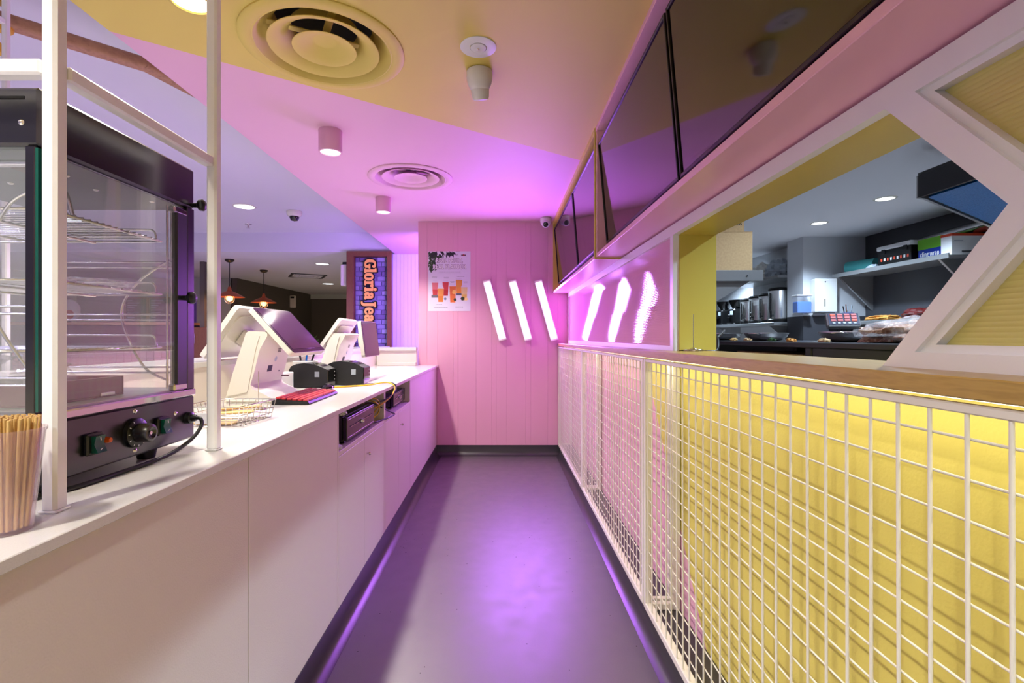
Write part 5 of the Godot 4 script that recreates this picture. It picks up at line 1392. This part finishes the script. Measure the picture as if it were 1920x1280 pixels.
	for x in [2.8, 3.28]:
		for d in [0.9, 2.9]:
			pw(t, "hanger", MB.new().tube(line(P(x, 2.315, d), P(x, CEIL, d)), 0.006, 8), M.chrome)
	# left part: range shelf, boxes, urns
	t = thing("range_shelf", "deep steel shelf with sloping gusset beside the yellow jamb", "shelf", P(1.3, 1.589, 3.1))
	pb(t, "front_edge", 0.90, 1.604, 1.589, 1.658, 3.0, 3.012, M.brushed_steel, 0.003)
	pb(t, "shelf_board", 0.90, 1.600, 1.646, 1.656, 3.012, 3.42, M.brushed_steel, 0.002)
	pw(t, "gusset", MB.new().prism([Vector2(0.88, 1.20), Vector2(1.53, 1.588), Vector2(1.53, 1.60), Vector2(0.88, 1.60)], -3.03, -3.40), M.brushed_steel)
	pw(t, "bolt", MB.new().lathe([Vector2(0, 0.004), Vector2(0.006, 0.003), Vector2(0.007, 0)], 12, Basis(Vector3.RIGHT, PI / 2), P(1.50, 1.622, 2.999)), M.chrome)
	carton(1.10, 1.552, 1.6565, 1.899, 3.03, 3.36, "large plain cardboard box on the steel shelf, lower of the two")
	var c := carton(1.18, 1.515, 1.8995, 2.02, 3.06, 3.33, "smaller printed cardboard box on top of the large plain one")
	part(c, "lettering", letters("BUTTER", 0.024, 0.001), M.black_print, P(1.44, 1.957, 3.0592) - origin(c))
	t = thing("bag_shelf", "upper steel shelf with plastic bags in the kitchen's far corner", "shelf", P(3.72, 2.0, 6.6))
	pb(t, "shelf_board", 3.55, 3.899, 2.01, 2.045, 6.302, 7.6, M.brushed_steel, 0.003)
	for k in 2:
		var bg := thing("plastic_bag", ["greyish plastic bag of supplies on the upper shelf, nearer the column", "clear plastic bag bulging on the upper shelf behind the first"][k], "bag", P(3.7, 2.0455, 6.5 + 0.4 * k))
		pw(bg, "film", MB.new().lump(P(3.73, 2.129, 6.56 + 0.44 * k), Vector3(0.14, 0.15, 0.20), fast(70 + k), 0.5, 20, 30), M.sticker_grey if k == 0 else M.dome_white)
	t = thing("urn_shelf", "long steel shelf carrying the coffee urns", "shelf", P(3.7, 1.4, 7.4))
	pb(t, "shelf_board", 3.50, 3.899, 1.395, 1.438, 6.302, 9.3, M.brushed_steel, 0.003)
	for d in [6.5, 8.0]:
		pw(t, "bracket", MB.new().prism([Vector2(3.55, 1.394), Vector2(3.899, 1.394), Vector2(3.899, 1.10)], -d, -d - 0.025), M.brushed_steel)
	urn(3.66, 1.4385, 6.47, 0.125, 0.46, "tall chrome coffee urn nearest the white column", false)
	urn(3.66, 1.4385, 6.76, 0.105, 0.41, "second chrome coffee urn from the white column")
	urn(3.66, 1.4385, 7.02, 0.105, 0.40, "third chrome coffee urn from the white column")
	urn(3.66, 1.4385, 7.28, 0.105, 0.38, "chrome coffee urn farthest from the white column", false)
	for k in 2:
		var gr := thing("coffee_grinder", ["black coffee grinder next to the farthest urn", "second black coffee grinder, farther along the urn shelf"][k], "grinder", P(3.66, 1.4385, 7.62 + 0.42 * k), "black grinders on the urn shelf")
		part(gr, "body", MB.new().box(Vector3(0, 0.12, 0), Vector3(0.22, 0.24, 0.26), 0.02).mesh(), M.black_plastic)
		part(gr, "hopper", MB.new().lathe([Vector2(0.06, 0.24), Vector2(0.12, 0.36), Vector2(0.12, 0.38), Vector2(0, 0.385)], 20).mesh(), M.black_gloss)
		part(gr, "chute", MB.new().box(Vector3(-0.13, 0.13, 0.02), Vector3(0.05, 0.05, 0.07), 0.008).mesh(), M.black_plastic)
		part(gr, "label_plate", MB.new().box(Vector3(-0.111, 0.18, 0.05), Vector3(0.002, 0.06, 0.09)).mesh(), M.sticker_grey)
	t = thing("cup_stack", "stack of white paper cups at the hidden end of the urn shelf", "cups", P(3.6, 1.4385, 8.5))
	for k in 4:
		part(t, "cup", MB.new().lathe([Vector2(0, 0.0), Vector2(0.036, 0.0), Vector2(0.05, 0.12), Vector2(0.053, 0.122), Vector2(0.05, 0.124), Vector2(0.0, 0.11)], 18).mesh(), M.label_white, Vector3(0.0, 0.04 * k, 0))
	t = thing("soap_tank", "clear tank of bright blue liquid at the column's left edge", "dispenser", P(3.63, 1.53, 5.90))
	pb(t, "liquid", 3.535, 3.70, 1.535, 1.67, 5.85, 5.955, M.liquid_blue, 0.006)
	pb(t, "tank", 3.53, 3.705, 1.53, 1.735, 5.845, 5.96, M.clear_film, 0.006)
	pb(t, "tank_lid", 3.525, 3.71, 1.735, 1.752, 5.84, 5.963, M.label_white, 0.004)
	pb(t, "wall_bracket", 3.67, 3.72, 1.51, 1.53, 5.86, 5.964, M.label_white, 0.003)
	t = thing("towel_dispenser", "white paper towel dispenser on the white column", "dispenser", P(3.9, 1.53, 5.9))
	pb(t, "body", 3.755, 4.02, 1.54, 1.945, 5.86, 5.968, M.label_white, 0.012)
	pb(t, "window_slot", 3.86, 3.868, 1.61, 1.70, 5.857, 5.861, M.dark_hole, 0.0)
	pb(t, "outlet", 3.78, 3.99, 1.532, 1.541, 5.87, 5.95, M.kitchen_grey, 0.001)
	part(t, "lock", MB.new().lathe([Vector2(0, 0.004), Vector2(0.008, 0.003), Vector2(0.009, 0)], 14).mesh(), M.kitchen_charcoal, P(3.87, 1.905, 5.86) - origin(t), Basis(Vector3.RIGHT, PI / 2))

# ---------- cafe on the far left
func build_cafe() -> void:
	for q in [[-4.36, 7.87, "nearer copper pendant lamp over the cafe, cut by the white post"], [-4.42, 9.13, "farther copper pendant lamp over the cafe"]]:
		var t := thing("pendant_lamp", q[2], "lamp", P(q[0], 2.49, q[1]), "copper pendant lamps in the cafe")
		part(t, "ceiling_rose", MB.new().lathe([Vector2(0.0, 0.0), Vector2(0.07, 0.0), Vector2(0.07, -0.02), Vector2(0.05, -0.04), Vector2(0.012, -0.055), Vector2(0, -0.056)], 20).mesh(), M.black_plastic)
		part(t, "cord", MB.new().tube(line(Vector3(0, -0.05, 0), Vector3(0, -0.46, 0)), 0.006, 8).mesh(), M.cable_black)
		part(t, "shade", MB.new().lathe([Vector2(0.02, -0.44), Vector2(0.035, -0.50), Vector2(0.05, -0.515), Vector2(0.12, -0.545), Vector2(0.215, -0.60), Vector2(0.225, -0.606), Vector2(0.21, -0.608), Vector2(0.11, -0.565), Vector2(0.03, -0.53)], 32).mesh(), M.copper_shade)
		part(t, "bulb", MB.new().lathe([Vector2(0.015, -0.55), Vector2(0.03, -0.575), Vector2(0.05, -0.62), Vector2(0.045, -0.655), Vector2(0.0, -0.68)], 20).mesh(), M.filament)
		var cage := MB.new()
		for k in 8:
			var a := TAU * k / 8
			var e := Vector3(cos(a), 0, sin(a))
			cage.tube(curve([e * 0.035 + Vector3(0, -0.56, 0), e * 0.07 + Vector3(0, -0.61, 0), e * 0.065 + Vector3(0, -0.67, 0), e * 0.02 + Vector3(0, -0.71, 0)], 4), 0.0025, 5)
		part(t, "wire_cage", cage.mesh(), M.chrome)
		var l := OmniLight3D.new()
		l.name = "bulb_light"
		t.add_child(l)
		l.position = Vector3(0, -0.62, 0)
		l.light_color = Color(1.0, 0.72, 0.42)
		l.light_energy = 0.35
		l.light_size = 0.04
		l.omni_range = 10.0
		l.omni_attenuation = 2.0
		l.shadow_enabled = true
	var t := thing("air_diffuser", "square black edged air diffuser in the dim cafe ceiling", "vent", P(-3.95, 2.49, 10.0))
	for k in 3:
		var s := 0.62 - 0.17 * k
		var fr := MB.new()
		for e in [-1, 1]:
			fr.box(Vector3(e * s / 2, -0.006 - 0.004 * k, 0), Vector3(0.05, 0.012, s), 0.002)
			fr.box(Vector3(0, -0.006 - 0.004 * k, e * s / 2), Vector3(s, 0.012, 0.05), 0.002)
		part(t, "ring", fr.mesh(), M.white_ceiling if k else M.kitchen_grey, Vector3.ZERO, Basis(Vector3.UP, 0.5))
	part(t, "throat", MB.new().box(Vector3(0, -0.002, 0), Vector3(0.58, 0.003, 0.58)).mesh(), M.white_ceiling, Vector3.ZERO, Basis(Vector3.UP, 0.5))
	t = thing("wall_sensor", "small white sensor box on the dark cafe wall", "sensor", P(-6.2, 2.2, 14.4))
	pb(t, "box", -5.55, -5.40, 2.02, 2.34, 12.98, 13.06, M.white_plastic, 0.015)
	t.position = P(-5.5, 2.02, 13.02)
	for ch in t.get_children():
		ch.position = Vector3(-0.03, 0.16, 0)
	part(t, "window", MB.new().box(Vector3(-0.03, 0.27, 0.041), Vector3(0.10, 0.05, 0.004)).mesh(), M.black_gloss)
	part(t, "arm", MB.new().box(Vector3(-0.09, 0.16, -0.02), Vector3(0.05, 0.06, 0.03), 0.004).mesh(), M.white_plastic)
	# cafe bar with menu boards
	t = thing("cafe_bar", "cafe bar with a dark timber front over pink square tiles, far left", "counter", P(-6.1, 0.0, 8.3))
	pb(t, "bar_body", -8.0, -5.2, 0.0, 1.44, 8.03, 8.9, M.cafe_dark, 0.002)
	pb(t, "bar_top", -8.05, -5.15, 1.44, 1.485, 7.96, 8.95, M.beam_timber, 0.004)
	pb(t, "timber_front", -8.0, -5.2, 1.03, 1.44, 7.995, 8.03, M.plum_tray, 0.003)
	var tl := MB.new().box(Vector3.ZERO, Vector3(0.118, 0.118, 0.02), 0.004).mesh()
	for r in 3:
		for i in 23:
			part(t, "tile", tl, M.cafe_tile, P(-7.93 + i * 0.122, 0.965 - r * 0.122, 8.02) - origin(t))
	t = thing("side_cabinet", "walnut cabinet at the end of the cafe bar, left of the white post", "cabinet", P(-4.95, 0.0, 8.2))
	pb(t, "cabinet_body", -5.1, -4.78, 0.0, 1.40, 8.0, 8.5, M.walnut, 0.004)
	pb(t, "door", -5.09, -4.79, 0.9, 1.385, 7.985, 8.0, M.walnut, 0.003)
	pb(t, "handle", -4.99, -4.98, 1.14, 1.30, 7.97, 7.985, M.chrome, 0.002)
	for k in 2:
		var x := -7.72 + k * 0.50
		var bd := thing("menu_board", ["black menu board with timber frame behind the bar, left one", "black menu board with timber frame behind the bar, right one"][k], "menu board", P(x, 1.55, 10.35), "menu boards on the pale cafe wall")
		pb(bd, "board", x - 0.22, x + 0.22, 1.54, 2.06, 10.37, 10.395, M.kitchen_charcoal, 0.0)
		for e in [-1, 1]:
			pb(bd, "frame_stile", x + e * 0.235 - 0.016, x + e * 0.235 + 0.016, 1.52, 2.08, 10.36, 10.396, M.walnut, 0.003)
			pb(bd, "frame_rail", x - 0.219, x + 0.219, 1.80 + e * 0.27 - 0.012, 1.80 + e * 0.27 + 0.012, 10.36, 10.396, M.walnut, 0.003)
		var fine := MB.new()
		for r in 8:
			var w := 0.10 + 0.05 * ((r * 7 + k * 3) % 4)
			fine.box(Vector3(-0.18 + w / 2, 0.46 - r * 0.05, 0.0), Vector3(w, 0.012, 0.002))
		stuff(part(bd, "chalk_lines", fine.mesh(), M.sticker_grey, Vector3(0, 0, -0.018)))
	t = thing("wall_poster", "violet poster with a pale round shape beside the menu boards", "poster", P(-6.63, 1.7, 10.39))
	pb(t, "sheet", -6.80, -6.46, 1.50, 2.08, 10.385, 10.395, M.poster_violet, 0.0)
	part(t, "pale_shape", MB.new().prism(disc(0.12, 22), 0.0, 0.002).mesh(), M.letter_orange, P(-6.63, 1.80, 10.384) - origin(t))
	part(t, "pale_shape", MB.new().prism(disc(0.09, 22), 0.0, 0.002).mesh(), M.label_white, P(-6.63, 1.84, 10.380) - origin(t))
	t = thing("round_sign", "round cream sign with a red patch seen through the warmer", "sign", P(-7.44, 1.70, 8.45))
	part(t, "disc", MB.new().lathe([Vector2(0, 0.02), Vector2(0.18, 0.02), Vector2(0.19, 0.0), Vector2(0.18, -0.02), Vector2(0, -0.02)], 32, Basis(Vector3.RIGHT, PI / 2)).mesh(), M.dome_white)
	part(t, "red_patch", MB.new().prism(disc(0.08, 20), 0.021, 0.024).mesh(), M.orange_red, Vector3(0.02, -0.07, 0))
	part(t, "stand", MB.new().tube(line(Vector3(0, -0.18, 0), Vector3(0, -0.2145, 0)), 0.03, 10).mesh(), M.black_plastic)
	t = thing("cafe_post", "dark slim post standing at the edge of the pale cafe wall", "post", P(-5.0, 0.0, 8.0))
	pb(t, "shaft", -4.98, -4.90, 1.40, 2.49, 8.1, 8.18, M.cafe_dark, 0.003)
	t.position.y = 0.0
	t = thing("leafy_plant", "dark leafy plant in the dim cafe behind the tills", "plant", P(-3.6, 0.0, 9.2))
	part(t, "pot", MB.new().lathe([Vector2(0, 0), Vector2(0.16, 0), Vector2(0.20, 0.9), Vector2(0.18, 0.9), Vector2(0, 0.86)], 24).mesh(), M.cafe_dark)
	var leaf := MB.new()
	leaf.quad(Vector3(0, 0, 0), Vector3(0.035, 0.09, 0.01), Vector3(0, 0.20, -0.02), Vector3(-0.035, 0.09, 0.01), Vector3(0, 0.1, 1).normalized())
	var lm := leaf.mesh()
	for k in 70:
		var a := k * 2.4
		var b := Basis(Vector3.UP, a) * Basis(Vector3.RIGHT, rng.randf_range(0.2, 1.5))
		part(t, "leaf", lm, M.leaf_green, Vector3(0, 0.88 + rng.randf_range(0.0, 0.30), 0) + b.y * 0.02, b)

# marks of use on the floor
func build_floor_marks() -> void:
	var mb := MB.new()
	for k in 120:
		var x := rng.randf_range(-0.6, 0.55)
		var d := rng.randf_range(1.2, 4.8)
		var s := rng.randf_range(0.001, 0.003)
		mb.lathe([Vector2(s, 0.0), Vector2(s * 0.7, s * 0.4), Vector2(0, s * 0.5)], 6, Basis.IDENTITY, P(x, 0.0003, d))
	var o := MeshInstance3D.new()
	o.name = "floor_crumbs"
	o.mesh = mb.mesh()
	o.material_override = M.scuff_dirt
	add_child(o)
	o.set_meta("label", "tiny dark crumbs and specks scattered over the vinyl floor of the aisle")
	o.set_meta("category", "crumbs")
	stuff(o)

func _ready() -> void:
	rng.seed = 11
	# camera: level, lens shifted a little so that the vanishing point sits left of and above the middle
	var cam := Camera3D.new()
	cam.name = "camera"
	cam.projection = Camera3D.PROJECTION_FRUSTUM
	cam.near = 0.05
	cam.far = 60.0
	cam.size = 2.0 * 0.05 * 640.0 / 920.0
	cam.frustum_offset = Vector2(20.0, -9.0) / 920.0 * 0.05
	cam.position = Vector3(0, 1.25, 0)
	add_child(cam)
	cam.current = true
	var we := WorldEnvironment.new()
	we.name = "environment"
	var env := Environment.new()
	env.background_mode = Environment.BG_COLOR
	env.background_color = Color(0.02, 0.02, 0.025)
	env.tonemap_mode = Environment.TONE_MAPPER_LINEAR
	env.tonemap_exposure = 0.88
	env.sdfgi_enabled = true
	env.ssao_enabled = true
	env.ssil_enabled = true
	we.environment = env
	add_child(we)
	make_materials()
	build_shell()
	build_counter()
	build_right_side()
	build_screens()
	build_ceiling_things()
	build_end_wall_things()
	build_sign()
	build_counter_things()
	build_kitchen()
	build_cafe()
	build_floor_marks()
